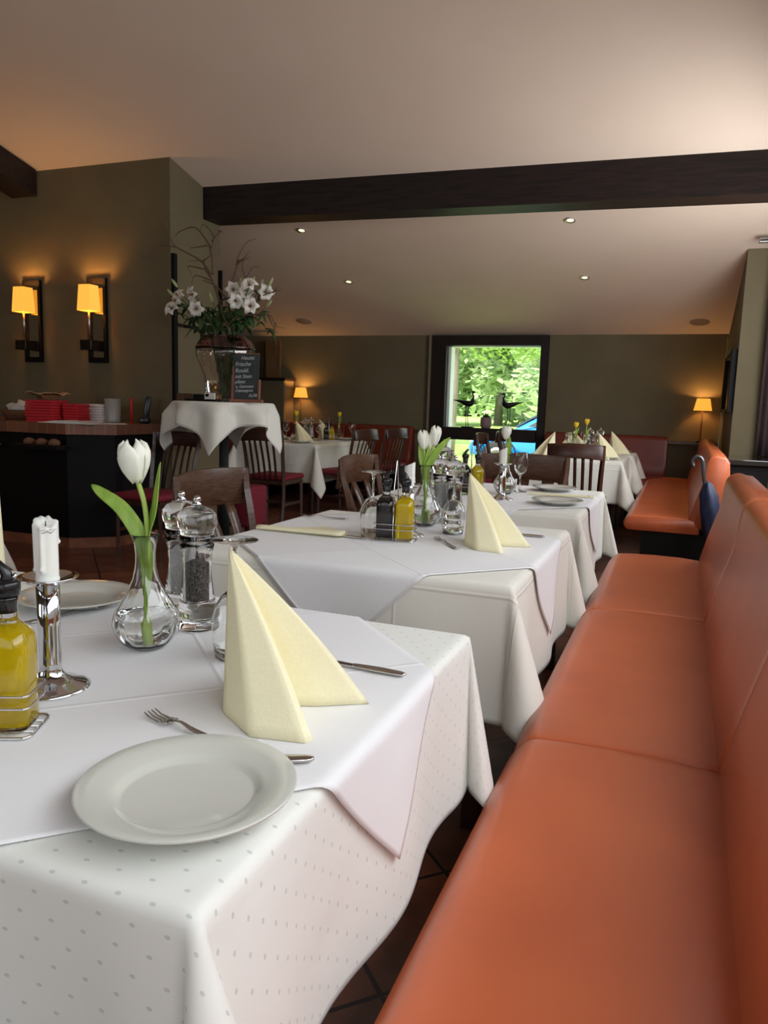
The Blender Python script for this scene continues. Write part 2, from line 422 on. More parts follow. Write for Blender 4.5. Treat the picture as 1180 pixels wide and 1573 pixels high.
def curtain(x0, x1, y, z0, z1, amp=.025, waves=5):
    bm = bmesh.new(); n = 60; rows = 8
    g = [[bm.verts.new((x0 + (x1 - x0) * i / n, y + amp * math.sin(2 * PI * waves * i / n) + .012 * math.sin(j + i * .3), z0 + (z1 - z0) * j / rows)) for i in range(n + 1)] for j in range(rows + 1)]
    for j in range(rows):
        for i in range(n): bm.faces.new((g[j][i], g[j][i + 1], g[j + 1][i + 1], g[j + 1][i]))
    return bm
o = obj('curtain', curtain(.60, .98, 7.36, .85, 2.63), curt_m); solid(o, .004)
tag(o, 'dark plum curtain hanging at the right edge beside the grey wall end', 'curtain')
t = thing('curtain_rail', 'short pale metal rail on the ceiling above the curtain', 'rail', (.46, 7.2, 2.62))
obj('track', B(0, .5, -.03, .03, -.005, .03, bev=.004), alu_m, t, False); obj('track_slot', B(.01, .49, -.034, -.028, .006, .014), black_m, t, False)
# ledge behind the banquette
tag(obj('window_ledge', B(.42, 1.02, -1.9, 4.28, .83, .872, bev=.004), ledge_m, smooth=False), 'brown planked wooden ledge behind the orange banquette', 'ledge')
tag(obj('ledge_support', B(.44, 1.0, -1.9, 4.24, 0, .83), black_m, smooth=False), 'black boxed front below the wooden window ledge', 'panel')

# ------------------------------------------------------------------ banquettes
def arc(cx, cy, r, a0, a1, n):
    return [(cx + r * math.cos(math.radians(a0 + (a1 - a0) * k / n)), cy + r * math.sin(math.radians(a0 + (a1 - a0) * k / n))) for k in range(n + 1)]
SEATP = [(.235, .365), (-.235, .365)] + arc(-.235, .41, .045, 250, 130, 6) + arc(-.215, .415, .058, 125, 88, 4) + [(-.15, .477), (-.05, .480), (.08, .478), (.18, .470), (.235, .462)]
BACKP = [(.150, .455), (.185, .60), (.225, .74)] + arc(.300, .868, .058, 172, 60, 8) + [(.36, .915), (.385, .88), (.40, .70), (.40, .40), (.19, .40)]
def cushion(prof, y0, y1):
    L_ = y1 - y0; cxx = sum(p[0] for p in prof) / len(prof); czz = sum(p[1] for p in prof) / len(prof)
    st = [(0, .89), (.003, .93), (.010, .965), (.028, .988), (.06, .997), (.12, 1)] + [(L_ * k / 8, 1.003) for k in range(2, 7)]
    st += [(L_ - .12, 1), (L_ - .06, .997), (L_ - .028, .988), (L_ - .010, .965), (L_ - .003, .93), (L_, .89)]
    st = sorted(st)
    bm = bmesh.new()
    return loft(bm, prof, st, lambda a, b, s: (cxx + (a - cxx) * s[1], y0 + s[0], czz + (b - czz) * s[1]))
def bench(label, loc, rz, lens, endpanel=True, lm=leather_m):
    t = thing('banquette', label, 'bench', loc, rz)
    y = 0; tot = sum(lens)
    for l in lens:
        obj('seat_cushion', cushion(SEATP, y + .001, y + l - .001), lm, t)
        obj('backrest', cushion(BACKP, y + .001, y + l - .001), lm, t)
        y += l
    bm = bmesh.new(); box(bm, -.15, .40, .02, tot - .02, 0, .364); obj('base', bm, black_m, t, False, 'black plinth below the seat')
    obj('end_panel', B(-.20, .405, -.022, -.001, 0, .44, bev=.003), black_m, t, False) if endpanel else None
    return t
bench('long orange leather banquette along the window ledge in the right foreground', (-.03, -.79, 0), 0, [1.22] * 4)
s2 = bench('orange leather banquette behind the front one, with an umbrella hung on its end', (-.07, 5.62, 0), 0, [1.75, 1.75], False)
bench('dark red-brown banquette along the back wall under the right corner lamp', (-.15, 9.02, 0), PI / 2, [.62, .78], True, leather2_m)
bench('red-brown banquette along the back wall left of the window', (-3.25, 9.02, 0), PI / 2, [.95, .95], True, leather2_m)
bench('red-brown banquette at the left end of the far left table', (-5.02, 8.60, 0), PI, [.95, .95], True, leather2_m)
bm = bmesh.new(); box(bm, -1.55, .38, 9.44, 9.595, .84, .872)
tag(obj('back_ledge', bm, ledge_m, smooth=False), 'narrow dark ledge behind the back banquette carrying the right corner lamp', 'ledge')
bm = bmesh.new(); box(bm, -5.13, -3.25, 9.44, 9.595, .84, .872)
tag(obj('back_ledge', bm, ledge_m, smooth=False), 'narrow dark ledge carrying the small lamp left of the window', 'ledge')
o = tag(obj('wall_socket', B(.06, .11, 5.585, 5.597, .12, .17, bev=.003), sock_m, smooth=False), 'small ivory socket low on the black end of the second banquette', 'socket')

# umbrella
t = thing('umbrella', 'navy umbrella with curved black handle hung on the end of the banquette', 'umbrella', (.16, 5.52, 0))
hook = [(-.075, 0, .845), (-.085, 0, .885), (-.062, 0, .915), (-.03, 0, .905), (-.018, 0, .86), (-.005, .0, .78), (.015, .0, .70)]
obj('handle', T(hook, .013, 10, n=5), mat('umbrella_handle', (.03, .03, .032), .25, coat=1), t)
bm = bmesh.new()
lathe(bm, [(0, .30), (.02, .32), (.05, .42), (.062, .55), (.055, .66), (.028, .735), (.016, .75), (0, .752)], 24, mod=lambda a, z, r: 1 + .16 * math.sin(5 * a + 14 * z))
for v in bm.verts: v.co.x += .03 + (.70 - v.co.z) * .12
obj('canopy', bm, navy_m, t)
bm = T([(.075, 0, .31), (.088, 0, .2)], .006); obj('tip', bm, steel_m, t)

# ------------------------------------------------------------------ tables and cloths
def drape(u, v, a, b, Z, amp=.010, k=14, ph=0, phi=(45, 45, 45, 45), wf=.38, off=0, flare=.03):
    su = 1 if u >= 0 else -1; sv = 1 if v >= 0 else -1
    a += off; b += off
    ex = max(abs(u) - a, 0); ey = max(abs(v) - b, 0); r = .012 + off
    def rd(e):
        if e < r * PI / 2:
            f = e / r; return r * math.sin(f), r * (1 - math.cos(f))
        q = e - r * PI / 2; return r + q * flare, r + q * .999
    if ex == 0 and ey == 0: return (u, v, Z + off)
    if ey == 0:
        o, d = rd(ex); wv = amp * min(1, d / .22) * math.sin(k * v + ph + su) ; edge = min(1, (b - abs(v)) / .12)
        return (su * (a + o + wv * edge), v, Z + off - d)
    if ex == 0:
        o, d = rd(ey); wv = amp * min(1, d / .22) * math.sin(k * u + ph + 2 * sv); edge = min(1, (a - abs(u)) / .12)
        return (u, sv * (b + o + wv * edge), Z + off - d)
    rho = math.hypot(ex, ey); th = math.atan2(ey, ex); t = th / (PI / 2)
    o, d = rd(rho)
    ci = (0 if su > 0 else 1) + (0 if sv > 0 else 2)
    p0 = math.radians(phi[ci])
    g = math.sin(PI * t) ** 1.4
    w1 = (wf[ci] if isinstance(wf, tuple) else wf) * d * g; tn = .16 * d * math.sin(2 * PI * t)
    x = a + o * math.cos(th) + w1 * math.cos(p0) + tn * math.sin(p0)
    y = b + o * math.sin(th) + w1 * math.sin(p0) - tn * math.cos(p0)
    return (su * x, sv * y, Z + off - d * (1 - .07 * g))
def cloth_grid(fn, hu, hv, step):
    nu = int(2 * hu / step); nv = int(2 * hv / step)
    bm = bmesh.new(); uvl = bm.loops.layers.uv.new('UVMap'); hl = bm.loops.layers.uv.new('Hem'); g = []; uvs = {}
    for i in range(nu + 1):
        row = []
        for j in range(nv + 1):
            u = -hu + 2 * hu * i / nu; v = -hv + 2 * hv * j / nv
            vt = bm.verts.new(fn(u, v)); uvs[vt] = (u, v); row.append(vt)
        g.append(row)
    for i in range(nu):
        for j in range(nv):
            f = bm.faces.new((g[i][j], g[i + 1][j], g[i + 1][j + 1], g[i][j + 1]))
            for l in f.loops:
                l[uvl].uv = uvs[l.vert]; q = uvs[l.vert]; l[hl].uv = (min(hu - abs(q[0]), hv - abs(q[1])), 0)
    return bm
def table(label, cl_label, x0, x1, y0, y1, drop, m=cloth_m, step=.02, phi=(45,) * 4, amp=.010, ov=None, ov_label=None, wf=.38, k=14, Z=.75, inset=.10):
    cx_, cy_ = (x0 + x1) / 2, (y0 + y1) / 2; a, b = (x1 - x0) / 2, (y1 - y0) / 2
    t = thing('dining_table', label, 'table', (cx_, cy_, 0))
    obj('tabletop', B(-a + .012, a - .012, -b + .012, b - .012, Z - .035, Z - .002, bev=.004), wood_m, t, False)
    for sx in (-1, 1):
        for sy in (-1, 1):
            obj('leg', B(sx * (a - inset) - .025, sx * (a - inset) + .025, sy * (b - inset) - .025, sy * (b - inset) + .025, 0, Z - .036, bev=.003), wood_m, t, False)
    bm = cloth_grid(lambda u, v: drape(u, v, a, b, Z, phi=phi, amp=amp, wf=wf, k=k), a + drop, b + drop, step)
    o = obj('tablecloth', bm, m); o.location = (cx_, cy_, 0); solid(o, .0012)
    tag(o, cl_label, 'tablecloth', 'white tablecloths')
    if ov:
        ox, oy, half = ov; s = math.sqrt(.5)
        def fo(p, q):
            u = (p - q) * s + ox - cx_; v = (p + q) * s + oy - cy_
            return drape(u, v, a, b, Z, off=.0035, amp=amp * 1.15, phi=phi, k=k)
        o2 = obj('overlay_cloth', cloth_grid(fo, half, half, step * .8), over_m); o2.location = (cx_, cy_, 0); solid(o2, .0010, 1)
        tag(o2, ov_label, 'overlay cloth', 'white overlay cloths')
    return t
table('dining table hidden under the dotted cloth in the left foreground', 'white dotted tablecloth on the nearest table, hanging in the foreground', -1.62, -.38, .53, 1.45, .335, cloth_m, .012, (12, 45, 12, 45), .012,
      (-.90, .99, .53), 'white overlay cloth under the big plate on the nearest table', (.16, .4, .32, .4), inset=.25)
table('dining table under the second white cloth, beside the banquette', 'white tablecloth on the second table from the front', -1.38, -.385, 1.92, 2.92, .385, cloth2_m, .016, (25, 45, 8, 45), .010,
      (-.88, 2.42, .55), 'white overlay cloth under the oil and vinegar set on the second table', (.22, .4, .28, .4))
table('dining table under the third white cloth, with two white plates', 'white tablecloth on the third table, with two plates at its right end', -1.40, -.40, 3.38, 4.44, .37, cloth2_m, .02, (20, 45, 8, 45), .010,
      (-.90, 3.91, .55), 'white overlay cloth on the third table under two plates', (.24, .4, .28, .4))
table('dining table in front of the back banquette, with cream napkins either side', 'white tablecloth on the far table near the right corner', -1.42, -.50, 7.2, 8.1, .40, cloth2_m, .025, (40, 45, 40, 45), .012, wf=.4)
table('rearmost dining table directly before the back wall banquette', 'white tablecloth on the rearmost table at the back wall', -1.42, -.46, 8.16, 8.78, .36, cloth2_m, .03, (40, 45, 40, 45), .012, wf=.4)
table('far left dining table with yellow tulips', 'white tablecloth with a long pointed corner on the far left table', -4.60, -3.62, 7.25, 8.60, .42, cloth2_m, .025, (45, 45, 50, 45), .014, wf=.42)
table('dining table cut off by the left edge of the photo', 'white tablecloth corner hanging at the left edge of the photo', -4.5, -3.47, 1.88, 2.90, .40, cloth2_m, .025, (30, 45, 30, 45), .012, wf=.35)

# ------------------------------------------------------------------ chairs
def make_chair(wm, wide=False):
    t = thing('dining_chair', '', 'chair')
    H = .93
    for s in (-1, 1):
        obj('leg', T([(s * .195, .19, 0), (s * .19, .185, .43)], [.016, .021], 4), wm, t, False)
        obj('leg', T([(s * .19, -.235, 0), (s * .19, -.195, .25), (s * .19, -.195, .47), (s * .20, -.235, .72), (s * .208, -.262, H - .10), (s * .21, -.272, H)], [.017, .02, .021, .02, .018, .016], 4, n=3), wm, t, False)
    bm = bmesh.new(); box(bm, -.205, .205, -.20, .20, .405, .445, bev=.006); obj('seat_frame', bm, wm, t, False)
    bm = B(-.215, .215, -.195, .225, .445, .495, bev=.024, seg=4); obj('seat', bm, seat_m, t)
    # curved top rail
    rh = .175 if wide else .115
    prof = [(-.5, -.012), (.5, -.012), (.5, .012), (-.5, .012)]
    bm = bmesh.new(); N = 12
    def rail(a, b, s):
        x = .212 * s; dep = -.27 - .045 * (1 - s * s); z = H + .012 * (1 - s * s)
        return (x, dep + b - (a - .5) * -.02, z - rh / 2 + a * rh)
    loft(bm, prof, [-1 + 2 * i / N for i in range(N + 1)], rail); o = obj('top_rail', bm, wm, t, True)
    md = o.modifiers.new('bev', 'BEVEL'); md.width = .006; md.segments = 2
    ns = 3 if wide else 5; wd = .030 if wide else .013
    for i in range(ns):
        s = (-.62 + 1.24 * i / (ns - 1)); 
        p = [(s * .19, -.195, .44), (s * .195, -.235, .62), (s * .20, -.27 - .045 * (1 - s * s) + .006, H - rh + .02)]
        obj('slat', T(p, wd, 8, n=3, flat=.35, up=(0, 1, 0)), wm, t)
    bm = bmesh.new(); box(bm, -.19, .19, -.008, .008, .20, .225)
    for s in (-1, 1): box(bm, s * .19 - .008, s * .19 + .008, -.20, .19, .20, .225)
    obj('stretcher', bm, wm, t, False)
    return t
ch = make_chair(wood_m); chw = make_chair(wood2_m, True)
G = 'wooden dining chairs'
place(chw, (-1.58, 2.74, 0), -PI / 2, 'brown wooden chair with a broad top rail behind the pepper mill').scale = (1.22, 1, .965)
place(chw, (-1.47, 4.06, 0), -PI / 2, 'brown wooden chair behind the upside-down wine glass')
place(chw, (-.935, 4.60, 0), PI + .02, 'brown wooden chair behind the wine glass on the third table').scale = (1.30, 1, .97)
place(ch, (-.775, 6.42, 0), .0, 'dark slatted chair in front of the cream napkins of the far right table')
place(ch, (-3.69, 6.52, 0), .03, 'dark slatted chair with red seat beneath the pointed cloth of the bistro table')
place(ch, (-3.70, 4.70, 0), PI, 'dark slatted chair with red seat beside the counter')
place(ch, (-3.36, 7.42, 0), 1.36, 'dark slatted chair right of the far left table, nearer of the pair')
place(ch, (-3.27, 8.10, 0), 1.34, 'dark slatted chair right of the far left table, farther of the pair')
place(ch, (-1.62, 7.55, 0), -PI / 2, 'dark chair against the blue car seen through the window')
place(ch, (-1.60, 8.40, 0), -PI / 2, 'dark chair just below the window corner beside the rearmost table')
t = thing('stool', 'red upholstered stool half hidden behind the brown chair and the bistro table', 'stool', (-3.53, 5.66, 0))
obj('seat', B(-.17, .17, -.15, .15, .12, .47, bev=.03, seg=3), seat_m, t)
for sx in (-1, 1):
    for sy in (-1, 1): obj('leg', B(sx * .12 - .02, sx * .12 + .02, sy * .10 - .02, sy * .10 + .02, 0, .12), wood_m, t, False)

# ------------------------------------------------------------------ tableware
Z0 = .7555
def make_plate(R=.1225):
    t = thing('plate', '', 'plate')
    k = R / .135
    pr = [(0, .004), (.075, .004), (.085, .005), (.098, .011), (.118, .017), (.1345, .021), (.1355, .0235), (.1335, .0245), (.116, .0205), (.096, .0160), (.0885, .0128), (.0835, .0088), (.079, .0078), (0, .0078)]
    bm = L([(r * k, z) for r, z in pr], 72)
    o = obj('dish', bm, white_m, t)
    bm = L([(.062 * k, .0038), (.062 * k, 0), (.068 * k, 0), (.068 * k, .0040)], 48); obj('foot_ring', bm, white_m, t)
    return t
plate = make_plate()
def make_wine():
    pr = [(0, 0), (.030, 0), (.040, .0012), (.0415, .0022), (.040, .0032), (.025, .005), (.010, .009), (.0048, .016), (.0036, .03), (.0034, .060), (.0042, .082), (.009, .090), (.022, .101), (.033, .118), (.0395, .140), (.0405, .155), (.0385, .180), (.0345, .212), (.0338, .2128), (.0334, .212), (.0372, .180), (.0392, .155), (.0382, .140), (.0318, .119), (.021, .1035), (.009, .0945), (0, .092)]
    return obj('wine_glass', L(pr, 40), glass_m)
wine = make_wine()
def place_wine(x, y, label, inv=False, s=1.0):
    o = place(wine, (x, y, Z0 + (.2130 * s if inv else 0)), 0, label, rot=(PI, 0, 0) if inv else (0, 0, 0)); o.scale = (s, s, s)
    o['category'] = 'wine glass'; return o
def make_vase():
    def mod(a, z, r):
        k = max(0, min(1, (.12 - z) / .03)) * max(0, min(1, z / .02)); return 1 + .030 * k * math.cos(9 * a + 22 * z)
    outer = [(0, 0), (.024, 0), (.030, .002), (.042, .012), (.053, .030), (.0565, .045), (.054, .060), (.045, .078), (.032, .100), (.022, .122), (.0175, .145), (.0168, .165), (.0185, .182), (.0225, .198), (.0232, .200)]
    inner = [(.0222, .1995), (.0175, .183), (.0155, .165), (.0160, .145), (.0203, .122), (.030, .101), (.0425, .080), (.0512, .061), (.0535, .046), (.050, .031), (.039, .0145), (.026, .006), (0, .0055)]
    t = thing('carafe_vase', '', 'vase')
    obj('glass_body', L(outer + inner, 72, mod=mod), glass_m, t)
    wp = [(0, .0062), (.0255, .0068), (.0385, .0152), (.0488, .031), (.0518, .046), (.0508, .0585), (.0506, .0590), (0, .0590)]
    obj('water', L(wp, 72, mod=lambda a, z, r: mod(a, z, r) - .004), water_m, t)
    return t
vase = make_vase()

def petalset(h, r, m, n=6, openr=.5):
    """closed tulip head, six overlapping petals as one mesh, base at z=0"""
    bm = bmesh.new()
    for k in range(n):
        inner = k % 2; a0 = 2 * PI * k / n + .2; sc = .93 if inner else 1
        rows = []
        for j in range(11):
            f = j / 10; z = h * f * (1.0 if inner else .985 + .05 * math.sin(k * 2.1))
            rad = r * sc * (math.sin(PI * min(1, f * .62 + .06)) ** .75) * (1 - .25 * max(0, f - .7) / .3 * (1 - openr)) if f < .98 else r * sc * (openr + .12)
            hw = .86 * min(1, (f + .10) / .35) ** .5 * max(.06, 1 - f ** 14) ** .5
            row = []
            for i in range(7):
                s = (i - 3) / 3; a = a0 + s * hw
                rr = rad * (1 - .02 * s * s) + .0008
                row.append(bm.verts.new((rr * math.cos(a), rr * math.sin(a), z - (.003 + .016 * f ** 3) * s * s)))
            rows.append(row)
        for A, D in zip(rows, rows[1:]):
            for i in range(6): bm.faces.new((A[i], A[i + 1], D[i + 1], D[i]))
    return bm
def leafmesh(path, width, n=5, up=(0, 0, 1), fold=.35):
    p = smoothpath(path, n); bm = bmesh.new(); N = len(p) - 1; rows = []
    side = Vector(up)
    for i, c in enumerate(p):
        f = i / N; t_ = (p[min(i + 1, N)] - p[max(i - 1, 0)]).normalized()
        s = t_.cross(side).normalized(); nn = s.cross(t_)
        w_ = width * (max(0, math.sin(PI * min(1, f * .88 + .10)))) ** .8 if f < 1 else .0004
        rows.append([bm.verts.new(c + s * w_ * q + nn * (abs(q) ** 1.5) * w_ * fold) for q in (-1, -.5, 0, .5, 1)])
    for A, D in zip(rows, rows[1:]):
        for i in range(4): bm.faces.new((A[i], A[i + 1], D[i + 1], D[i]))
    return bm
def tulip(loc, label, stem, head_h, head_r, leaves, pm=petal_m, rz=0, tilt=(0, 0, 0), sr=.0042, openr=.55):
    t = thing('tulip', label, 'flower', loc, rz)
    obj('stem', T(stem, sr, 8, n=5), stem_m, t)
    h = obj('flower_head', petalset(head_h, head_r, pm, openr=openr), pm, t); h.location = Vector(stem[-1]) - Vector((0, 0, .004)); h.rotation_euler = tilt
    solid(h, .0010)
    for (pth, wd, up) in leaves:
        o = obj('leaf', leafmesh(pth, wd, up=up), leaf_m, t); solid(o, .0012)
    return t

def make_mill(fill, fz):
    t = thing('mill', '', 'mill')
    body = [(0, .0), (.036, 0), (.0375, .003), (.0375, .016), (.0345, .019), (.0345, .026), (.0375, .029), (.0370, .045), (.033, .070), (.0290, .100), (.0275, .125), (.0290, .150), (.0330, .166), (.0330, .170), (.0305, .172), (.0305, .176), (.0345, .179), (.0345, .186), (.0310, .188),
            (0.0310, .1885), (.0262, .1885), (.0245, .150), (.0245, .060), (.0245, .058), (0, .058)]
    obj('body', L(body, 40), acryl_m, t)
    hd = [(0, .1892), (.0315, .1892), (.0330, .194), (.0325, .198), (.0375, .206), (.0395, .216), (.0375, .228), (.030, .238), (.018, .244), (.009, .246), (0, .2462)]
    obj('head', L(hd, 40), acryl_m, t)
    obj('knob', L([(0, .2463), (.009, .2463), (.009, .251), (.005, .253), (.0075, .257), (.0075, .262), (.004, .2655), (0, .266)], 20), steel_m, t)
    obj('filling', L([(0, .0585), (.0236, .0585), (.0236, fz), (.012, fz + .008), (0, fz + .004)], 24), fill, t, True, 'filling seen through the clear body')
    obj('base_cap', L([(0, .0565), (.026, .0565), (.026, .054), (0, .054)], 24), steel_m, t)
    obj('spindle', L([(0, fz + .008), (.0035, fz + .008), (.0035, .189), (0, .189)], 10), steel_m, t)
    return t
mill_p = make_mill(pepper_m, .132); mill_s = make_mill(salt_m, .145)

def make_candle():
    t = thing('candle_holder', '', 'candle holder')
    pr = [(0, 0), (.058, 0), (.0585, .002), (.052, .005), (.036, .010), (.0235, .018), (.0175, .027), (.0160, .036), (.0163, .037), (.0166, .039), (.0160, .041), (.0165, .10), (.0172, .165), (0, .165)]
    obj('stand', L(pr, 48), steel_m, t)
    obj('drip_tray', L([(0, .1655), (.019, .1655), (.030, .169), (.040, .1745), (.0445, .1760), (.0450, .1775), (.043, .178), (.032, .1735), (.022, .1700), (0, .1695)], 48), steel_m, t)
    return t
holder = make_candle()
def make_cand(h, seed):
    rnd = random.Random(seed)
    t = thing('candle', '', 'candle')
    dr = [rnd.random() * 2 * PI for _ in range(9)]; dl = [rnd.random() * h * .8 for _ in range(9)]
    def mod(a, z, r):
        s = 1 + .015 * math.sin(3 * a + 40 * z)
        for q, l in zip(dr, dl):
            d = (a - q + PI) % (2 * PI) - PI
            if z > l: s += .15 * math.exp(-(d / .16) ** 2) * (1 + 1.2 * math.exp(-((z - l) / .004) ** 2))
        return s
    n = 40; pr = [(0, 0), (.0175, 0)] + [(.0165 + .001 * (k < 3), h * k / n) for k in range(1, n + 1)] + [(.014, h + .003), (.008, h - .002), (0, h - .004)]
    bm = L(pr, 48, mod=mod)
    for v in bm.verts:
        if v.co.z > h * .93: v.co.z += v.co.x * .45 + .0012 * math.sin(v.co.y * 600)
    obj('wax_body', bm, wax_m, t)
    obj('wick', T([(0, 0, h - .005), (.001, 0, h + .004)], .0008, 6), black_m, t)
    return t
cand1 = make_cand(.088, 4); cand2 = make_cand(.075, 9)

def sqbottle(bm, w_, zs):
    """zs list of (z, half width, roundness 0..1)"""
    rings = []
    for z, hw, rd in zs:
        ring = []
        for k in range(32):
            a = 2 * PI * (k + .5) / 32; c, s = math.cos(a), math.sin(a); mm = max(abs(c), abs(s))
            e = 5.0 if rd < .5 else 2.0 + 3 * (1 - rd)
            q = (abs(c) ** e + abs(s) ** e) ** (-1 / e)
            q = q * (1 - rd) + rd * 1.0
            ring.append(bm.verts.new((hw * q * c, hw * q * s, z)))
        rings.append(ring)
    for A, D in zip(rings, rings[1:]):
        for i in range(32):
            j = (i + 1) % 32; bm.faces.new((A[i], A[j], D[j], D[i]))
    bm.faces.new(rings[0][::-1]); bm.faces.new(rings[-1]); return bm
def make_bottle(kind):
    t = thing('oil_bottle' if kind == 'oil' else 'vinegar_bottle', '', 'bottle')
    out = [(0, .028, 0), (.003, .030, 0), (.112, .030, 0), (.124, .029, .1), (.136, .024, .5), (.144, .0155, 1), (.150, .0130, 1), (.172, .0128, 1), (.175, .0142, 1), (.180, .0142, 1)]
    bm = bmesh.new(); sqbottle(bm, 0, out); o = obj('glass_body', bm, glass_m, t)
    lm, top = (oil_m, .138) if kind == 'oil' else (vin_m, .134)
    ins = [(.0065, .0255, 0), (.009, .0278, 0), (.112, .0278, 0), (.122, .027, .1), (.130, .0235, .5), (top, .0165, .9)]
    bm = bmesh.new(); sqbottle(bm, 0, ins); obj('oil' if kind == 'oil' else 'vinegar', bm, lm, t)
    obj('stopper', L([(0, .158), (.0112, .158), (.0118, .163), (.0112, .166), (.0118, .171), (.0112, .174), (.0125, .179), (.0125, .1805), (.0172, .182), (.0180, .190), (.0180, .198), (.0155, .202), (.008, .203), (0, .203)], 28), pour_m, t)
    obj('spout', T([(.002, 0, .200), (.000, 0, .212), (-.010, 0, .224), (-.014, 0, .228)], [.0085, .007, .0055, .0045], 12, n=3), pour_m, t)
    obj('vent', T([(.010, 0, .201), (.012, 0, .211)], [.0035, .002], 8), steel_m, t)
    return t
ob = make_bottle('oil'); vb = make_bottle('vinegar')
def rrect(hx, hy, r, z, n=4):
    p = []
    for (sx, sy, a0) in ((1, 1, 0), (-1, 1, 90), (-1, -1, 180), (1, -1, 270)):
        for k in range(n + 1):
            a = math.radians(a0 + 90 * k / n); p.append((sx * (hx - r) + r * math.cos(a), sy * (hy - r) + r * math.sin(a), z))
    return p + [p[0]]
def make_rack():
    t = thing('cruet_rack', '', 'rack')
    bm = bmesh.new(); R_ = .0016
    tube(bm, rrect(.071, .040, .012, .0022), .0022, 8)
    for y in (-.018, 0, .018): tube(bm, [(-.069, y, .0022), (.069, y, .0022)], .0013, 6)
    obj('base_wire', bm, steel_m, t)
    for z in (.040, .057): obj('side_wire', T(rrect(.0675, .0345, .008, z), R_, 8), steel_m, t)
    bm = bmesh.new()
    for sy in (-1, 1): tube(bm, [(0, sy * .0355, .002), (0, sy * .0355, .10)], R_, 8)
    tube(bm, smoothpath([(0, .0355, .10), (0, .030, .18), (0, .010, .245), (0, .004, .262), (0, 0, .267), (0, -.004, .262), (0, -.010, .245), (0, -.030, .18), (0, -.0355, .10)], 5), .0021, 8)
    obj('handle', bm, steel_m, t)
    return t
rack = make_rack()
def cruet(x, y, rz, where, swap=False):
    place(rack, (x, y, Z0), rz, 'chrome wire cruet rack ' + where)
    for s, b_, nm in ((1, ob, 'golden olive oil bottle with black pourer '), (-1, vb, 'dark vinegar bottle with black pourer ')):
        if swap: s = -s
        place(b_, (x + s * .0325 * math.cos(rz), y + s * .0325 * math.sin(rz), Z0 + .0050), rz + (PI if s < 0 else 0), nm + where)

def make_fork():
    bm = bmesh.new()
    tube(bm, smoothpath([(0, 0, .004), (.05, 0, .003), (.10, 0, .006), (.125, 0, .010), (.145, 0, .006)], 3), [.0095, .0098, .0095, .0085, .007, .006, .005, .0042, .0038, .0036, .0040, .0060, .0105], 8, flat=.25, up=(0, 0, 1))
    for k in range(4):
        y = (k - 1.5) * .0062
        tube(bm, [(.143, y, .006), (.160, y, .003), (.178, y, .004), (.192, y, .009)], [.0022, .0021, .0018, .0008], 6, flat=.6)
    return obj('fork', bm, cut_m)
def make_knife():
    t = thing('knife', '', 'knife')
    obj('handle', T([(0, 0, .005), (.01, 0, .005), (.05, 0, .005), (.09, 0, .005), (.10, 0, .005)], [.004, .0085, .0095, .0075, .0055], 10, n=2, flat=.45, up=(0, 0, 1)), cut_m, t)
    bm = bmesh.new(); prism(bm, [(.098, -.006), (.14, -.0075), (.19, -.0085), (.205, -.007), (.212, 0), (.208, .006), (.19, .008), (.098, .006)], .0035, .0055, 'z'); obj('blade', bm, cut_m, t, False)
    return t
fork = make_fork(); knife = make_knife()
def PF(x, y, rz, label): 
    o = place(fork, (x, y, Z0 - .0005), rz, label); o['category'] = 'fork'
def PK(x, y, rz, label): place(knife, (x, y, Z0 - .0005), rz, label)

def make_napkin(mirror=False, base=((-.593, .901), (-.437, .862), (-.553, .950), (-.413, 1.024), (-.60, 1.05)), apex=(-.618, .955, .235)):
    """standing folded paper napkin: pleated pyramid; local origin under the left fold"""
    ox, oy = base[0]
    bs = [Vector((x - ox, y - oy, 0)) for x, y in base]; ap = Vector((apex[0] - ox, apex[1] - oy, apex[2]))
    if mirror:
        for v in bs: v.x = -v.x
        ap.x = -ap.x
    bm = bmesh.new(); n = len(bs)
    ring = [bs[0], (bs[0] * .5 + bs[1] * .5) + Vector((0, -.034, 0)), bs[1], bs[1] + Vector((.004 * (-1 if mirror else 1), .012, 0)), bs[2], bs[2].lerp(bs[3], .5) + Vector((.004 * (-1 if mirror else 1), -.006, 0)), bs[3], bs[4]]
    cols = []
    for i in range(len(ring)):
        a, b_ = ring[i], ring[(i + 1) % len(ring)]
        for k in range(6): cols.append(a.lerp(b_, k / 6))
    rows = []
    for j in range(15):
        f = j / 14; g = f ** 1.0
        row = []
        for c in cols:
            p = c.lerp(ap, g); cen = Vector((0, 0, 0))
            p = p + (Vector((c.x, c.y, 0)) - Vector((ap.x, ap.y, 0))) * .06 * math.sin(PI * f)
            row.append(bm.verts.new(p + Vector((0, 0, 0))))
        rows.append(row)
    m_ = len(cols)
    for A, D in zip(rows, rows[1:]):
        for i in range(m_):
            if m_ - 12 <= i < m_ - 6 and False: continue
            j = (i + 1) % m_; bm.faces.new((A[i], A[j], D[j], D[i]))
    bmesh.ops.remove_doubles(bm, verts=bm.verts, dist=.00005)
    t = thing('napkin', '', 'napkin')
    o = obj('front_fold', bm, napkin_m, t); solid(o, .0012)
    # second layer showing under the front fold
    bm = bmesh.new(); s = -1 if mirror else 1
    pts = [bs[0] + Vector((.012 * s, -.004, .012)), bs[0].lerp(bs[1], .5) + Vector((.0, -.0385, .026)), bs[1] + Vector((-.006 * s, -.0035, .020)), ap * .25 + bs[1] * .75 + Vector((-.004 * s, -.004, 0)), ap * .3 + bs[0] * .7 + Vector((.006 * s, -.004, 0))]
    return t
nap = make_napkin(); napm = make_napkin(True)
GN = 'cream paper napkins folded to stand'
def PN(p, x, y, rz, label, z=Z0): place(p, (x, y, z), rz, label)

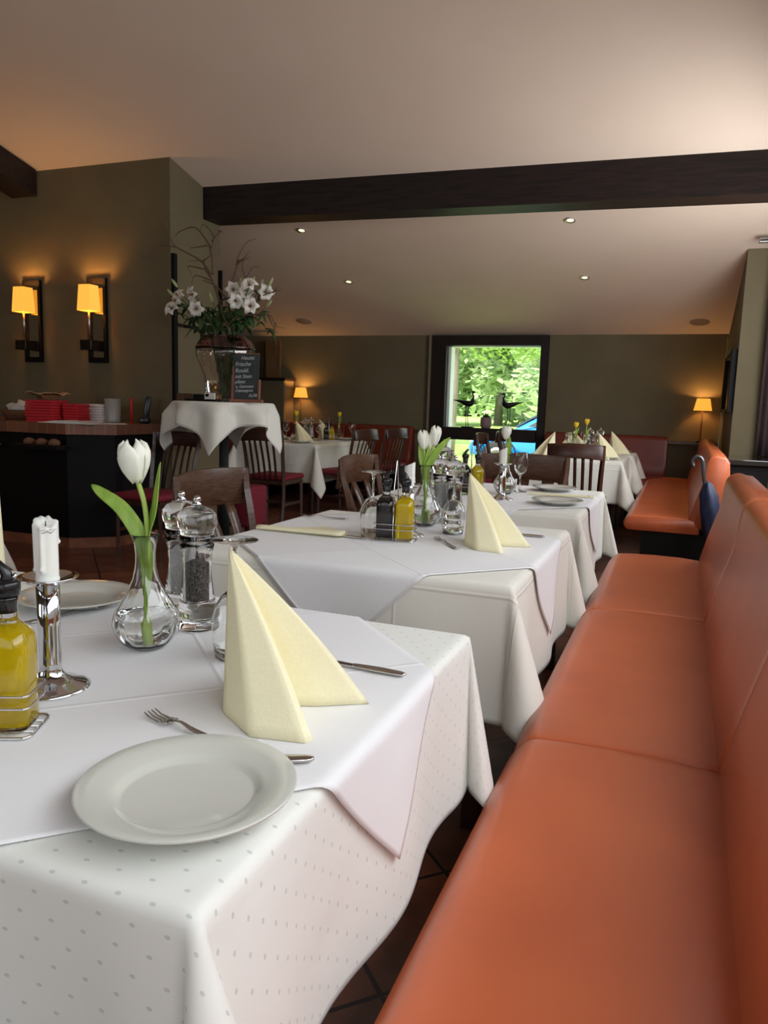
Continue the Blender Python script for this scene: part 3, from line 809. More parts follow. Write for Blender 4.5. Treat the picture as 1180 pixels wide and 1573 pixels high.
# ---- nearest table
G1 = 'on the nearest table'
place(plate, (-.491, .676, Z0), 0, 'large white plate in the foreground on the nearest table').scale = (1.0, 1.0, 1)
place(plate, (-1.205, 1.262, Z0), 0, 'white plate behind the burning-down candle on the nearest table')
PN(nap, -.593, .901, 0, 'cream paper napkin standing behind the big foreground plate')
PN(napm, -1.462, 1.31, 1.41, 'cream paper napkin at the left edge of the photo behind the oil bottle')
PF(-.494, .800, math.radians(166), 'fork peeking out from behind the large foreground plate')
PK(-.404, .8200, math.radians(207), 'knife tip peeking out between foreground plate and napkin')
PK(-.401, 1.155, math.radians(178), 'knife right of the foreground napkin')
PF(-1.18, 1.10, math.radians(75), 'fork behind the chrome candle holder on the nearest table')
place_wine(-.712, 1.118, 'upside-down wine glass half hidden by the foreground napkin', True)
place_wine(-1.24, 1.03, 'upside-down wine glass cut off by the left edge of the photo', True)
place(mill_p, (-.870, 1.232, Z0), .3, 'clear mill filled with black peppercorns on the nearest table')
place(mill_s, (-.940, 1.278, Z0), 0, 'clear salt mill just behind the pepper mill on the nearest table')
place(holder, (-.887, .870, Z0), 0, 'tall chrome candle holder on the nearest table')
place(cand1, (-.887, .870, Z0 + .1705), 2.6, 'stubby dripped white candle in the nearest chrome holder')
place(vase, (-.882, 1.092, Z0), 0, 'glass carafe vase with one white tulip on the nearest table').scale = (1.05, 1.05, 1.05)
cruet(-.852, .722, math.radians(25), 'on the nearest table')
tulip((-.882, 1.092, Z0 + .007), 'single white tulip with two long leaves in the nearest glass vase',
      [(.004, -.001, 0), (.000, 0, .05), (.002, 0, .12), (.006, 0, .19), (.000, 0, .255), (-.012, -.004, .300)],   .076, .0285,
      [([(.001, 0, .09), (.002, 0, .15), (-.006, -.004, .195), (-.038, -.012, .245), (-.076, -.022, .274), (-.095, -.026, .288)], .0135, (.6, -.7, .35)),
       ([(.002, .002, .07), (.006, .002, .14), (.008, .000, .195), (.022, .004, .245), (.026, .008, .295), (.027, .012, .333)], .0155, (-.55, -.8, .1))], tilt=(.05, -.10, .5), openr=.35, sr=.0045)
# ---- second table
PN(nap, -.640, 2.386, -.27, 'cream paper napkin standing at the right of the second table')
t = thing('napkin', 'cream napkin lying flat and folded at the left of the second table', 'napkin', (-1.37, 2.30, Z0), .06)
bm = bmesh.new(); prism(bm, [(0, 0), (.31, -.012), (.335, .03), (.21, .155)], .001, .004, 'z'); 
o = obj('under_fold', bm, napkin_m, t, False)
bm = bmesh.new(); N_ = 14; rows = []
for i in range(N_ + 1):
    f = i / N_; x = .33 * f; w_ = .016 + .022 * f
    rows.append([bm.verts.new((x, -.012 * f + w_ * math.cos(a) * .9, .010 + .008 * math.sin(a) + .004 * f)) for a in [2 * PI * k / 10 for k in range(10)]])
for A, D in zip(rows, rows[1:]):
    for k in range(10): bm.faces.new((A[k], A[(k + 1) % 10], D[(k + 1) % 10], D[k]))
bm.faces.new(rows[0]); bm.faces.new(rows[-1][::-1]); obj('rolled_fold', bm, napkin_m, t)
place_wine(-.968, 2.385, 'upside-down wine glass beside the dark vinegar bottle on the second table', True, 1.06)
place_wine(-.738, 2.582, 'upside-down wine glass between vase and napkin on the second table', True, 1.06)
cruet(-.872, 2.352, math.radians(8), 'on the second table')
place(holder, (-.868, 2.47, Z0), 0, 'chrome candle holder behind the oil bottle on the second table')
place(cand2, (-.868, 2.47, Z0 + .1705), 0, 'white candle behind the oil bottle on the second table')
place(vase, (-.885, 2.70, Z0), 1.0, 'glass carafe vase with white tulips on the second table').scale = (1.15, 1.15, 1.15)
place(mill_s, (-.842, 2.91, Z0), 0, 'clear salt mill behind the napkin on the second table').location = (-.865, 2.84, Z0)
place(mill_p, (-.800, 2.80, Z0), 1.0, 'clear pepper mill behind the right upside-down glass on the second table')
tb = (-.885, 2.70, Z0 + .008)
tulip(tb, 'white tulip bud leaning left in the vase on the second table', [(.02, -.01, 0), (.002, 0, .10), (-.002, 0, .20), (-.010, -.004, .285)], .072, .021,
      [([(0, 0, .12), (-.003, 0, .20), (-.018, -.003, .26), (-.024, -.006, .335)], .017, (.5, -.85, 0))], tilt=(0, -.12, 0), openr=.25, sr=.005)
tulip(tb, 'white tulip bud leaning right in the vase on the second table, tallest of three', [(.012, .008, 0), (.001, 0, .10), (.003, 0, .21), (.026, .008, .300)], .074, .021,
      [([(.001, 0, .10), (.004, -.002, .20), (.030, .004, .26), (.060, .018, .305), (.082, .028, .328)], .014, (.3, -.9, -.2)),
       ([(.001, 0, .12), (.002, -.003, .22), (.008, .0, .30)], .012, (.6, -.75, 0))], tilt=(0, .08, 0), openr=.25, sr=.005)
tulip(tb, 'white tulip bud half hidden between the two others on the second table', [(-.004, .012, 0), (0, .001, .10), (.002, .006, .20), (.006, .016, .275)], .070, .020, [], tilt=(0, 0, .4), openr=.25, sr=.005)
PF(-.640, 2.300, math.radians(128), 'fork left of the standing napkin on the second table')
PK(-.425, 2.668, math.radians(178), 'knife right of the standing napkin on the second table')
PF(-1.19, 2.675, math.radians(184), 'fork at the far left of the second table')
PK(-.96, 2.312, math.radians(176), 'knife under the flat napkin on the second table')
# ---- third table
place(plate, (-.535, 3.66, Z0), 0, 'nearer of the two white plates at the right of the third table')
place(plate, (-.640, 4.255, Z0), 0, 'farther of the two white plates at the right of the third table')
place(plate, (-1.25, 4.20, Z0), 0, 'white plate at the far left of the third table behind the mills')
place_wine(-.800, 4.08, 'upright wine glass left of the plates on the third table')
place(holder, (-.815, 3.70, Z0), 0, 'chrome candle holder before the tulip on the third table')
place(cand2, (-.815, 3.70, Z0 + .1705), 0, 'white candle before the tulip on the third table')
place(vase, (-.850, 3.93, Z0), 0, 'glass carafe vase with one white tulip on the third table')
tulip((-.850, 3.93, Z0 + .007), 'single white tulip on the third table, in front of the window', [(0, 0, 0), (.0, 0, .12), (.003, 0, .22), (-.006, 0, .285)], .070, .026,
      [([(0, 0, .10), (.006, 0, .19), (.014, 0, .24), (.012, 0, .30)], .014, (.3, -.9, 0))], tilt=(0, 0, .3), openr=.6)
cruet(-1.000, 3.80, math.radians(18), 'on the third table')
place(mill_p, (-1.085, 3.63, Z0), 0, 'clear pepper mill left of the oil bottle on the third table')
place(mill_s, (-1.235, 3.92, Z0), 0, 'clear salt mill at the left of the third table')
t = thing('napkin', 'cream napkin lying flat between the two plates on the third table', 'napkin', (-.74, 3.98, Z0), .2)
bm = bmesh.new(); prism(bm, [(0, 0), (.34, -.03), (.35, .04), (.02, .06)], .001, .006, 'z'); obj('under_fold', bm, napkin_m, t, False)
bm = bmesh.new(); prism(bm, [(.02, .0), (.30, -.02), (.31, .01), (.02, .03)], .0065, .010, 'z'); obj('top_fold', bm, napkin_m, t, False)
PK(-.42, 4.04, math.radians(174), 'knife lying on the flat napkin of the third table')
PF(-1.25, 3.66, math.radians(20), 'fork at the left of the third table')
# ---- far right tables
PN(napm, -1.12, 7.34, .72, 'large cream napkin at the left of the far right table')
PN(napm, -1.04, 8.25, .72, 'cream napkin farther back left, half behind the dark chair')
PN(nap, -.735, 7.34, -.49, 'cream napkin at the right of the far right table, nearer of the two')
PN(nap, -.70, 8.25, -.49, 'cream napkin at the right of the rearmost table, farther of the two')
PN(nap, -.98, 7.85, .6, 'small cream napkin in the middle of the far right table')
place(plate, (-.640, 7.36, Z0), 0, 'white plate at the right end of the far right table'); place(plate, (-.62, 8.60, Z0), 0, 'white plate at the right end of the rearmost table')
for i, (x, y) in enumerate([(-1.02, 7.58), (-.97, 8.30), (-.86, 7.62), (-.84, 8.02), (-.78, 7.88), (-1.08, 7.95)]):
    place_wine(x, y, 'small far wine glass among the cream napkins on the far right tables').__setitem__('group', 'wine glasses on the far right tables')
def ytulip(x, y, label, vl, h=.29, s=1):
    place(vase, (x, y, Z0), 0, vl)
    tulip((x, y, Z0 + .007), label, [(0, 0, 0), (0, 0, .15), (.006 * s, 0, h)], .060, .024, [([(0, 0, .12), (.01 * s, 0, .2), (.035 * s, 0, .27)], .012, (.2, -.9, 0))], pm=ypetal_m, openr=.6)
ytulip(-.995, 7.74, 'yellow tulip on the far right table, left of two', 'small glass vase with the left yellow tulip on the far right table', .265)
ytulip(-.895, 7.76, 'yellow tulip on the far right table, right of two', 'small glass vase with the right yellow tulip on the far right table', .30)
place(mill_p, (-.90, 8.22, Z0), 0, 'clear pepper mill among the glasses on the rearmost table')
place(mill_s, (-.80, 8.24, Z0), 0, 'clear salt mill among the glasses on the rearmost table')
# ---- far left table
PN(nap, -3.955, 7.42, 0, 'cream napkin in the middle of the far left table')
PN(nap, -4.16, 8.42, 0, 'cream napkin behind the right wine glass on the far left table')
PN(nap, -4.56, 7.90, 0, 'cream napkin at the left end of the far left table')
place(plate, (-3.86, 7.40, Z0), 0, 'white plate beside the napkin at the front of the far left table')
place(plate, (-3.80, 8.40, Z0), 0, 'white plate at the back of the far left table'); place(plate, (-4.42, 7.92, Z0), 0, 'white plate at the left end of the far left table')
place_wine(-4.30, 7.85, 'upright wine glass left of the yellow tulip on the far left table')
place_wine(-3.97, 8.02, 'upright wine glass behind the mills on the far left table')
place_wine(-3.73, 8.45, 'upright wine glass at the right of the far left table')
ytulip(-4.055, 7.62, 'yellow tulip on the far left table below the small lamp', 'glass vase with yellow tulip left of the mills on the far left table', .28)
ytulip(-3.93, 8.50, 'yellow tulip behind the dark bottle on the far left table', 'glass vase with yellow tulip at the back of the far left table', .27)
place(mill_p, (-3.985, 7.72, Z0), 0, 'clear pepper mill beside the yellow tulip on the far left table')
place(mill_s, (-4.02, 7.93, Z0), 0, 'clear salt mill beside the wine glass on the far left table')
cruet(-3.90, 8.16, .5, 'on the far left table')

# ------------------------------------------------------------------ lamps
def wlight(name, loc, power, color, r=.03, parent=None):
    d = bpy.data.lights.new(name, 'POINT'); d.energy = power; d.color = color; d.shadow_soft_size = r
    o = bpy.data.objects.new(name, d); C.objects.link(o); o.location = loc
    if parent: o.parent = parent
    return o
WARM = (1, .56, .18)
def sconce(x, label):
    t = thing('wall_sconce', label, 'wall lamp', (x, 5.395, 1.485))
    bm = bmesh.new(); box(bm, -.10, -.07, -.03, 0, 0, .72, bev=.003); box(bm, .07, .10, -.03, 0, 0, .72, bev=.003); box(bm, -.07, .07, -.03, 0, 0, .045); box(bm, -.07, .07, -.03, 0, .675, .72)
    obj('frame', bm, black_m, t, False); obj('mirror_panel', B(-.07, .07, -.012, 0, .045, .675), mirror_m, t, False)
    obj('bracket', B(-.06, .06, -.17, -.031, .10, .185, bev=.003), mat('dark_bronze', (.05, .04, .03), .25, .8), t, False)
    obj('rod', T([(0, -.12, .185), (0, -.12, .50)], .009, 12), alu_m, t)
    bm = bmesh.new(); rings = []
    for z, hx, y0, y1 in ((.43, .068, -.185, -.055), (.645, .056, -.172, -.066)):
        rings.append([bm.verts.new(c) for c in ((-hx, y0, z), (hx, y0, z), (hx, y1, z), (-hx, y1, z))])
    for i in range(4):
        j = (i + 1) % 4; bm.faces.new((rings[0][i], rings[0][j], rings[1][j], rings[1][i]))
    o = obj('lamp_shade', bm, shade_m, t, False); solid(o, .003, 0)
    wlight('sconce_bulb_light', (0, -.12, .60), 6.5, WARM, .02, t)
    obj('bulb', L([(0, .50), (.010, .50), (.014, .53), (.008, .56), (0, .565)], 14, cy=-.12), bulb_m, t)
sconce(-5.55, 'square shaded wall lamp on a black mirrored backplate, left of the pair')
sconce(-4.815, 'square shaded wall lamp on a black mirrored backplate, right of the pair')
def tlamp(x, y, z, label, h=.37):
    t = thing('table_lamp', label, 'lamp', (x, y, z))
    obj('base', L([(0, 0), (.045, 0), (.045, .008), (.012, .014), (0, .014)], 24), black_m, t)
    obj('pole', T([(0, 0, .014), (0, 0, h)], .006, 8), mat('lamp_pole', (.05, .02, .015), .4, .5), t)
    o = obj('lamp_shade', L([(.098, h - .01), (.070, h + .125)], 32), shade_m, t); solid(o, .002, 0)
    obj('bulb', L([(0, h), (.012, h), (.018, h + .03), (.010, h + .05), (0, h + .055)], 14), bulb_m, t)
    wlight('lamp_bulb_light', (0, 0, h + .10), 4.2, WARM, .02, t)
tlamp(.19, 9.475, .872, 'small table lamp with orange shade in the right back corner')
tlamp(-4.97, 9.475, .872, 'small table lamp with orange shade at the back left beside the partition', .39)
nrm_a = math.atan(-SL)
def spot(x, y, label):
    t = thing('ceiling_spot', label, 'ceiling light', (x, y, cz(y) - .002)); t.rotation_euler = (nrm_a, 0, 0)
    obj('ring', L([(.030, 0), (.048, 0), (.048, -.006), (.030, -.004)], 28), mat('spot_ring', (.65, .6, .5), .3, .6), t)
    obj('lens', L([(0, -.002), (.030, -.002), (.030, -.0015), (0, -.0015)], 24), spot_m, t)
    d = bpy.data.lights.new('spot_beam', 'SPOT'); d.energy = 5; d.color = (1, .72, .42); d.spot_size = 1.5; d.spot_blend = .6; d.shadow_soft_size = .03
    o = bpy.data.objects.new('spot_beam', d); C.objects.link(o); o.location = (0, 0, -.02); o.parent = t; o.rotation_euler = (-nrm_a, 0, 0)
spot(-1.03, 6.80, 'round ceiling spot just below the beam, on the right')
spot(-3.53, 6.70, 'round ceiling spot just below the beam, on the left')
spot(-3.56, 7.88, 'round ceiling spot farther down the slope, on the left')
spot(-1.03, 7.96, 'round ceiling spot farther down the slope, on the right')
for x, y, lb in ((.075, 9.22, 'flat round ceiling speaker above the right corner lamp'), (-4.72, 9.05, 'flat round ceiling speaker at the back left')):
    o = tag(obj('ceiling_speaker', L([(0, -.004), (.10, -.004), (.105, 0), (0, 0)], 40), greyc_m), lb, 'speaker'); o.location = (x, y, cz(y) - .001); o.rotation_euler = (nrm_a, 0, 0)

# ------------------------------------------------------------------ window sill figures
def bird(x, y, z, label, flip=1, s=1.0, parts=None):
    t = thing('bird_figure', label, 'figurine', (x, y, z)); f = flip
    bm = bmesh.new()
    P_ = [(-.205 * f, 0, .345), (-.13 * f, 0, .335), (-.06 * f, 0, .315), (0, 0, .300), (.045 * f, 0, .315), (.065 * f, 0, .345)]
    R_ = [.003, .018, .042, .055, .045, .022]
    tube(bm, smoothpath([tuple(c * s for c in p) for p in P_], 4), [R_[min(5, int(i / 4))] * (1 - (i % 4) / 4) * s + R_[min(5, int(i / 4) + 1)] * ((i % 4) / 4) * s for i in range(21)], 12, flat=.75)
    obj('body', bm, bird_m, t)
    obj('neck', T([tuple(c * s for c in p) for p in ((.045 * f, 0, .335), (.062 * f, 0, .385), (.048 * f, 0, .425), (.058 * f, 0, .448))], [.022 * s, .012 * s, .010 * s, .014 * s], 10, n=4), bird_m, t)
    obj('head', T([tuple(c * s for c in p) for p in ((.045 * f, 0, .447), (.062 * f, 0, .450), (.080 * f, 0, .446))], [.010 * s, .017 * s, .009 * s], 10, n=3), bird_m, t)
    obj('beak', T([tuple(c * s for c in p) for p in ((.078 * f, 0, .447), (.125 * f, 0, .446))], [.006 * s, .0015], 8), bird_m, t)
    for q in (-1, 1): obj('leg', T([(-.012 * s * f + q * .014, q * .01, .27 * s), (-.02 * s * f + q * .010, q * .01, .14 * s), (-.004 * s + q * .013, q * .01, .012)], [.007, .0045, .0045], 6, n=2), bird_m, t)
    obj('base', B(-.075, .075, -.045, .045, 0, .014, bev=.003), bird_m, t, False)
bird(-2.575, 9.49, .932, 'black metal wading bird on the window rail, left one facing right')
bird(-2.065, 9.49, .932, 'black metal wading bird on the window rail, right one facing left', -1, .97)
t = thing('potted_plant', 'small succulent in a mauve pot between the two birds', 'plant', (-2.335, 9.49, .932))
obj('pot', L([(0, 0), (.055, 0), (.068, .03), (.072, .09), (.070, .135), (.064, .135), (.064, .12), (0, .12)], 28), pot_m, t)
bm = bmesh.new(); rnd = random.Random(2)
for k in range(46):
    a = rnd.random() * 2 * PI; e = rnd.uniform(.15, 1.4); l = rnd.uniform(.05, .085)
    d = Vector((math.cos(a) * math.cos(e), math.sin(a) * math.cos(e), math.sin(e)))
    tube(bm, [Vector((0, 0, .12)), Vector((0, 0, .12)) + d * l * .5, Vector((0, 0, .12)) + d * l], [.006, .007, .001], 5)
obj('leaves', bm, dleaf_m, t)

# ------------------------------------------------------------------ counter and things on it
CZ = .98
t = thing('bar_counter', 'black service counter with a terracotta tiled top at the left', 'counter', (0, 0, 0))
cpoly = [(-7.5, 4.50), (-4.42, 4.56), (-4.14, 4.80), (-4.10, 5.38), (-7.5, 5.38)]
ipoly = [(-7.5, 4.53), (-4.44, 4.59), (-4.17, 4.82), (-4.13, 5.37), (-7.5, 5.37)]
obj('body', PR(ipoly, .08, CZ - .085), black_m, t, False)
obj('skirting', PR([(x, y - .006) if y < 5 else (x + .0, y) for x, y in ipoly], 0, .082), terra_m, t, False, 'terracotta skirting')
def tile_mat():
    m = mat('counter_tiles', (.2, .1, .05), .4); nt, b = nodes(m)
    tc = nt.nodes.new('ShaderNodeTexCoord'); mp = nt.nodes.new('ShaderNodeMapping'); nt.links.new(tc.outputs['Object'], mp.inputs[0])
    br = nt.nodes.new('ShaderNodeTexBrick'); br.offset = 0; br.inputs['Scale'].default_value = 1
    br.inputs['Brick Width'].default_value = .10; br.inputs['Row Height'].default_value = .10; br.inputs['Mortar Size'].default_value = .004
    br.inputs['Color1'].default_value = (.26, .095, .05, 1); br.inputs['Color2'].default_value = (.19, .065, .035, 1); br.inputs['Mortar'].default_value = (.22, .15, .10, 1)
    nt.links.new(mp.outputs[0], br.inputs['Vector']); nt.links.new(br.outputs[0], b.inputs['Base Color']); return m
obj('worktop', PR(cpoly, CZ - .082, CZ), tile_mat(), t, False, 'terracotta tiled edge and top')
# low shelf slot on the counter front
bm = bmesh.new(); box(bm, -4.86, -4.36, 4.49, 4.515, .80, .812); box(bm, -5.6, -5.02, 4.475, 4.50, .795, .807)
obj('shelf_lip', bm, terra_m, t, False)
for i in range(3):
    o = obj('bread_roll', L([(0, 0), (.035, .004), (.045, .02), (.038, .04), (.018, .052), (0, .055)], 16), mixnoise(mat('bread', (.22, .10, .05), .8), (.14, .06, .03), 20))
    o.location = (-4.70 + .125 * i, 4.475, .812)
    tag(o, ['leftmost', 'middle', 'rightmost'][i] + ' of three round brown rolls on the shelf below the counter top', 'bread', 'rolls on the counter shelf')
bm = bmesh.new(); box(bm, -4.84, -4.36, 4.40, 4.56, .795, .8)
tag(obj('counter_shelf', B(-4.84, -4.36, 4.40, 4.548, .785, .811), black_m, smooth=False), 'short black shelf on the counter front carrying three rolls', 'shelf')

def crumple(hx, hy, h, seed, n=14, top=.6):
    rnd = random.Random(seed); bm = bmesh.new(); pr = []
    bmesh.ops.create_icosphere(bm, subdivisions=3, radius=1)
    ph = [rnd.uniform(0, 6) for _ in range(6)]
    for v in bm.verts:
        c = v.co; s = 1 + .10 * math.sin(7 * c.x + ph[0]) + .10 * math.sin(9 * c.y + ph[1] + 3 * c.z) + .07 * math.sin(15 * c.z + ph[2] + 5 * c.x)
        v.co = Vector((c.x * hx * s, c.y * hy * s, max(0, (c.z * .5 + .5)) * h * s))
        v.co.z -= 0
    mz = min(v.co.z for v in bm.verts)
    for v in bm.verts: v.co.z -= mz
    return bm
t = thing('wicker_basket', 'brown wicker basket of bread at the left end of the counter', 'basket', (-5.20, 4.95, CZ))
obj('bowl', L([(0, 0), (.17, 0), (.20, .05), (.21, .085), (.20, .085), (.185, .05), (.16, .012), (0, .012)], 40, mod=lambda a, z, r: 1 + .015 * math.sin(40 * a)), wicker_m, t)
o = obj('kitchen_cloth', crumple(.17, .14, .14, 3), paper_m); o.location = (-5.20, 4.95, CZ + .014); tag(o, 'crumpled white cloth heaped in the wicker basket', 'cloth')
t = thing('wicker_basket', 'small round wicker basket left of the red napkins', 'basket', (-4.93, 4.85, CZ))
obj('bowl', L([(0, 0), (.05, 0), (.085, .05), (.09, .10), (.082, .10), (.076, .05), (.045, .01), (0, .01)], 32, mod=lambda a, z, r: 1 + .02 * math.sin(30 * a)), wicker_m, t)
def stack(name, x, y, hx, hy, h, m, label, rz=0, layers=6, z=CZ):
    t = thing(name, label, 'napkin stack', (x, y, z), rz); bm = bmesh.new(); rnd = random.Random(int(x * 100))
    for k in range(layers):
        d = rnd.uniform(-.004, .004); box(bm, -hx + d, hx + d, -hy + d, hy + d, h * k / layers, h * (k + .93) / layers, bev=.003, seg=1)
    obj('folded_sheets', bm, m, t, False); return t
stack('napkin_stack', -4.78, 4.74, .115, .115, .175, redn_m, 'tall stack of red paper napkins on the counter, left one', .25, 8)
stack('napkin_stack', -4.59, 4.86, .065, .085, .150, redn_m, 'stack of red paper napkins right of the tallest red stack', .1, 7)
stack('napkin_stack', -4.57, 5.10, .10, .10, .150, paper_m, 'stack of white napkins behind the red ones on the counter', .05, 7)
t = thing('bread_tray', 'shallow wooden bowl with bread on top of the red napkins', 'bowl', (-4.80, 4.78, CZ + .178), .3)
bm = L([(0, 0), (.085, 0), (.115, .035), (.108, .035), (.08, .008), (0, .008)], 4); obj('bowl', bm, wicker_m, t, False)
bm = bmesh.new(); n = 10; g = [[bm.verts.new((-.13 + .26 * i / n, -.12 + .24 * j / n, .038 + .022 * abs(math.sin((i - 5) * .5)) * abs((j - 5) / 5) + .006 * math.sin(i * 1.3 + j))) for i in range(n + 1)] for j in range(n + 1)]
for j in range(n):
    for i in range(n): bm.faces.new((g[j][i], g[j][i + 1], g[j + 1][i + 1], g[j + 1][i]))
o = obj('napkin_liner', bm, mat('tan_paper', (.55, .36, .2), .8), t); solid(o, .002)
t = thing('glass_jar', 'frosted cylindrical glass jar on the counter', 'jar', (-4.41, 5.08, CZ))
obj('wall', L([(0, 0), (.058, 0), (.060, .02), (.066, .20), (.063, .20), (.057, .02), (.055, .008), (0, .008)], 32), mat('frosted_glass', (.75, .72, .68), .35, trans=.6), t)
t = thing('open_book', 'open white reservation book and papers on the counter edge', 'book', (-4.47, 4.69, CZ), .05)
bm = bmesh.new()
for s in (-1, 1):
    n = 8; A = []
    for i in range(n + 1):
        f = i / n; A.append((s * .25 * f, .004 + .020 * math.sin(PI * min(1, f * 1.15) ** .6) * (1 - f * .5)))
    poly = A + [(s * .25, 0), (0, 0)]
    prism(bm, poly, -.10, .11, 'y')
obj('pages', bm, paper_m, t, False)
o = obj('paper_sheet', B(-.11, .11, -.08, .08, 0, .003), paper_m, smooth=False); o.location = (-4.255, 4.93, CZ); o.rotation_euler = (0, 0, -.8); tag(o, 'loose white paper at the right end of the counter beside the phone', 'paper')
t = thing('candle', 'thin red candle standing on the counter', 'candle', (-4.27, 5.14, CZ)); obj('wax_body', L([(0, 0), (.013, 0), (.012, .205), (.004, .215), (0, .215)], 16), mat('red_wax', (.5, .02, .02), .4), t); obj('wick', T([(0, 0, .213), (0, 0, .225)], .001, 5), black_m, t)
t = thing('cordless_phone', 'black cordless phone upright in its cradle at the counter end', 'phone', (-4.215, 5.24, CZ), .5)
o = obj('cradle', B(-.04, .04, -.045, .045, 0, .05, bev=.012, seg=3), pour_m, t); o = obj('handset', B(-.024, .024, -.012, .012, .01, .225, bev=.009, seg=3), pour_m, t); o.rotation_euler = (0, .15, 0)
# coat rack posts on the column corner
t = thing('coat_rack', 'pair of tall black coat rack posts on the column face behind the lilies', 'coat rack', (-4.055, 5.42, 0))
obj('post', B(0, .03, -.018, .025, 1.0, 2.385, bev=.003), black_m, t, False); obj('post', B(0, .03, .67, .695, 1.0, 2.36, bev=.003), black_m, t, False)
bm = bmesh.new(); box(bm, .005, .02, .02, .68, 1.80, 1.825)
obj('cross_rail', bm, black_m, t, False)
for k in range(3): obj('peg', T([(.015, .12 + .2 * k, 1.81), (.07, .12 + .2 * k, 1.80), (.085, .12 + .2 * k, 1.83)], .006, 6, n=2), black_m, t)

# ------------------------------------------------------------------ bistro table with vase, lilies, menu board
BX, BY, BZ = -3.36, 5.12, 1.180
t = thing('bistro_table', 'round standing-height bistro table holding the big flower vase', 'table', (BX, BY, 0))
obj('tabletop', L([(0, BZ - .03), (.36, BZ - .03), (.37, BZ - .015), (.36, BZ - .001), (0, BZ - .001)], 48), wood_m, t)
obj('column', L([(0, .04), (.045, .04), (.045, .60), (.052, .61), (.052, .64), (.038, .65), (.034, BZ - .03), (0, BZ - .03)], 24), mat('black_column', (.02, .025, .024), .35), t)
obj('base', L([(0, 0), (.24, 0), (.24, .015), (.08, .04), (0, .04)], 40), black_m, t)
def rdrape(u, v):
    R = .375; rho = math.hypot(u, v); th = math.atan2(v, u)
    if rho <= R: return (u, v, BZ + .001)
    e = rho - R; r = .015
    if e < r * PI / 2: o, d = r * math.sin(e / r), r * (1 - math.cos(e / r))
    else: q = e - r * PI / 2; o, d = r + q * .10, r + q * .99
    o += .055 * min(1, d / .10) * math.sin(8 * th + .6) + .02 * min(1, d / .1) * math.sin(5 * th)
    return ((R + o) * math.cos(th), (R + o) * math.sin(th), BZ + .001 - d)
o = obj('tablecloth', cloth_grid(rdrape, .555, .555, .02), cloth2_m); o.location = (BX, BY, 0); o.rotation_euler = (0, 0, -.44); solid(o, .0012); tag(o, 'white cloth with pointed corners hanging over the round bistro table', 'tablecloth', 'white tablecloths')
VZ = BZ + .004
t = thing('flower_vase', 'huge bulbous glass vase with a smoky purple rim on the bistro table', 'vase', (-3.40, 5.20, VZ))
def vmod(a, z, r): return 1 + .025 * math.sin(9 * a + 6 * z)
vo = [(0, 0), (.135, 0), (.15, .01), (.155, .10), (.170, .20), (.205, .29), (.232, .36), (.228, .42), (.195, .470), (.160, .495), (.158, .505)]
vi = [(.152, .503), (.155, .492), (.188, .466), (.220, .418), (.224, .36), (.197, .29), (.163, .20), (.148, .10), (.142, .018), (0, .014)]
obj('glass_body', L(vo + vi, 64, mod=vmod), vglass_m, t)
prm = mat('purple_glass', (.66, .46, .49), .02, trans=1, ior=1.4)
o = obj('tinted_rim', L([(.2325, .40), (.2295, .42), (.1965, .472), (.1615, .497), (.1595, .507), (.1585, .507)], 64, mod=vmod), prm, t, True, 'smoky purple upper rim'); solid(o, .0008, 1)
obj('water', L([(0, .016), (.138, .019), (.145, .10), (.153, .16), (0, .16)], 48), water_m, t)
bm = bmesh.new(); rnd = random.Random(5)
FB = [(-3.75, 5.1, 1.979), (-3.767, 5.1, 1.878), (-3.704, 5.1, 1.927), (-3.535, 5.1, 1.986), (-3.536, 5.1, 1.887), (-3.267, 5.1, 2.029), (-3.165, 5.1, 1.972), (-3.086, 5.1, 2.037), (-3.063, 5.1, 1.891), (-3.007, 5.1, 2.011), (-3.223, 5.1, 1.943), (-3.15, 5.1, 2.014)]
BUDS = [(-3.796, 5.1, 2.087), (-3.831, 5.1, 2.012), (-3.201, 5.1, 2.07), (-3.022, 5.1, 2.059), (-2.944, 5.1, 2.069), (-2.957, 5.1, 1.914), (-3.46, 5.1, 1.972), (-3.093, 5.1, 2.079)]
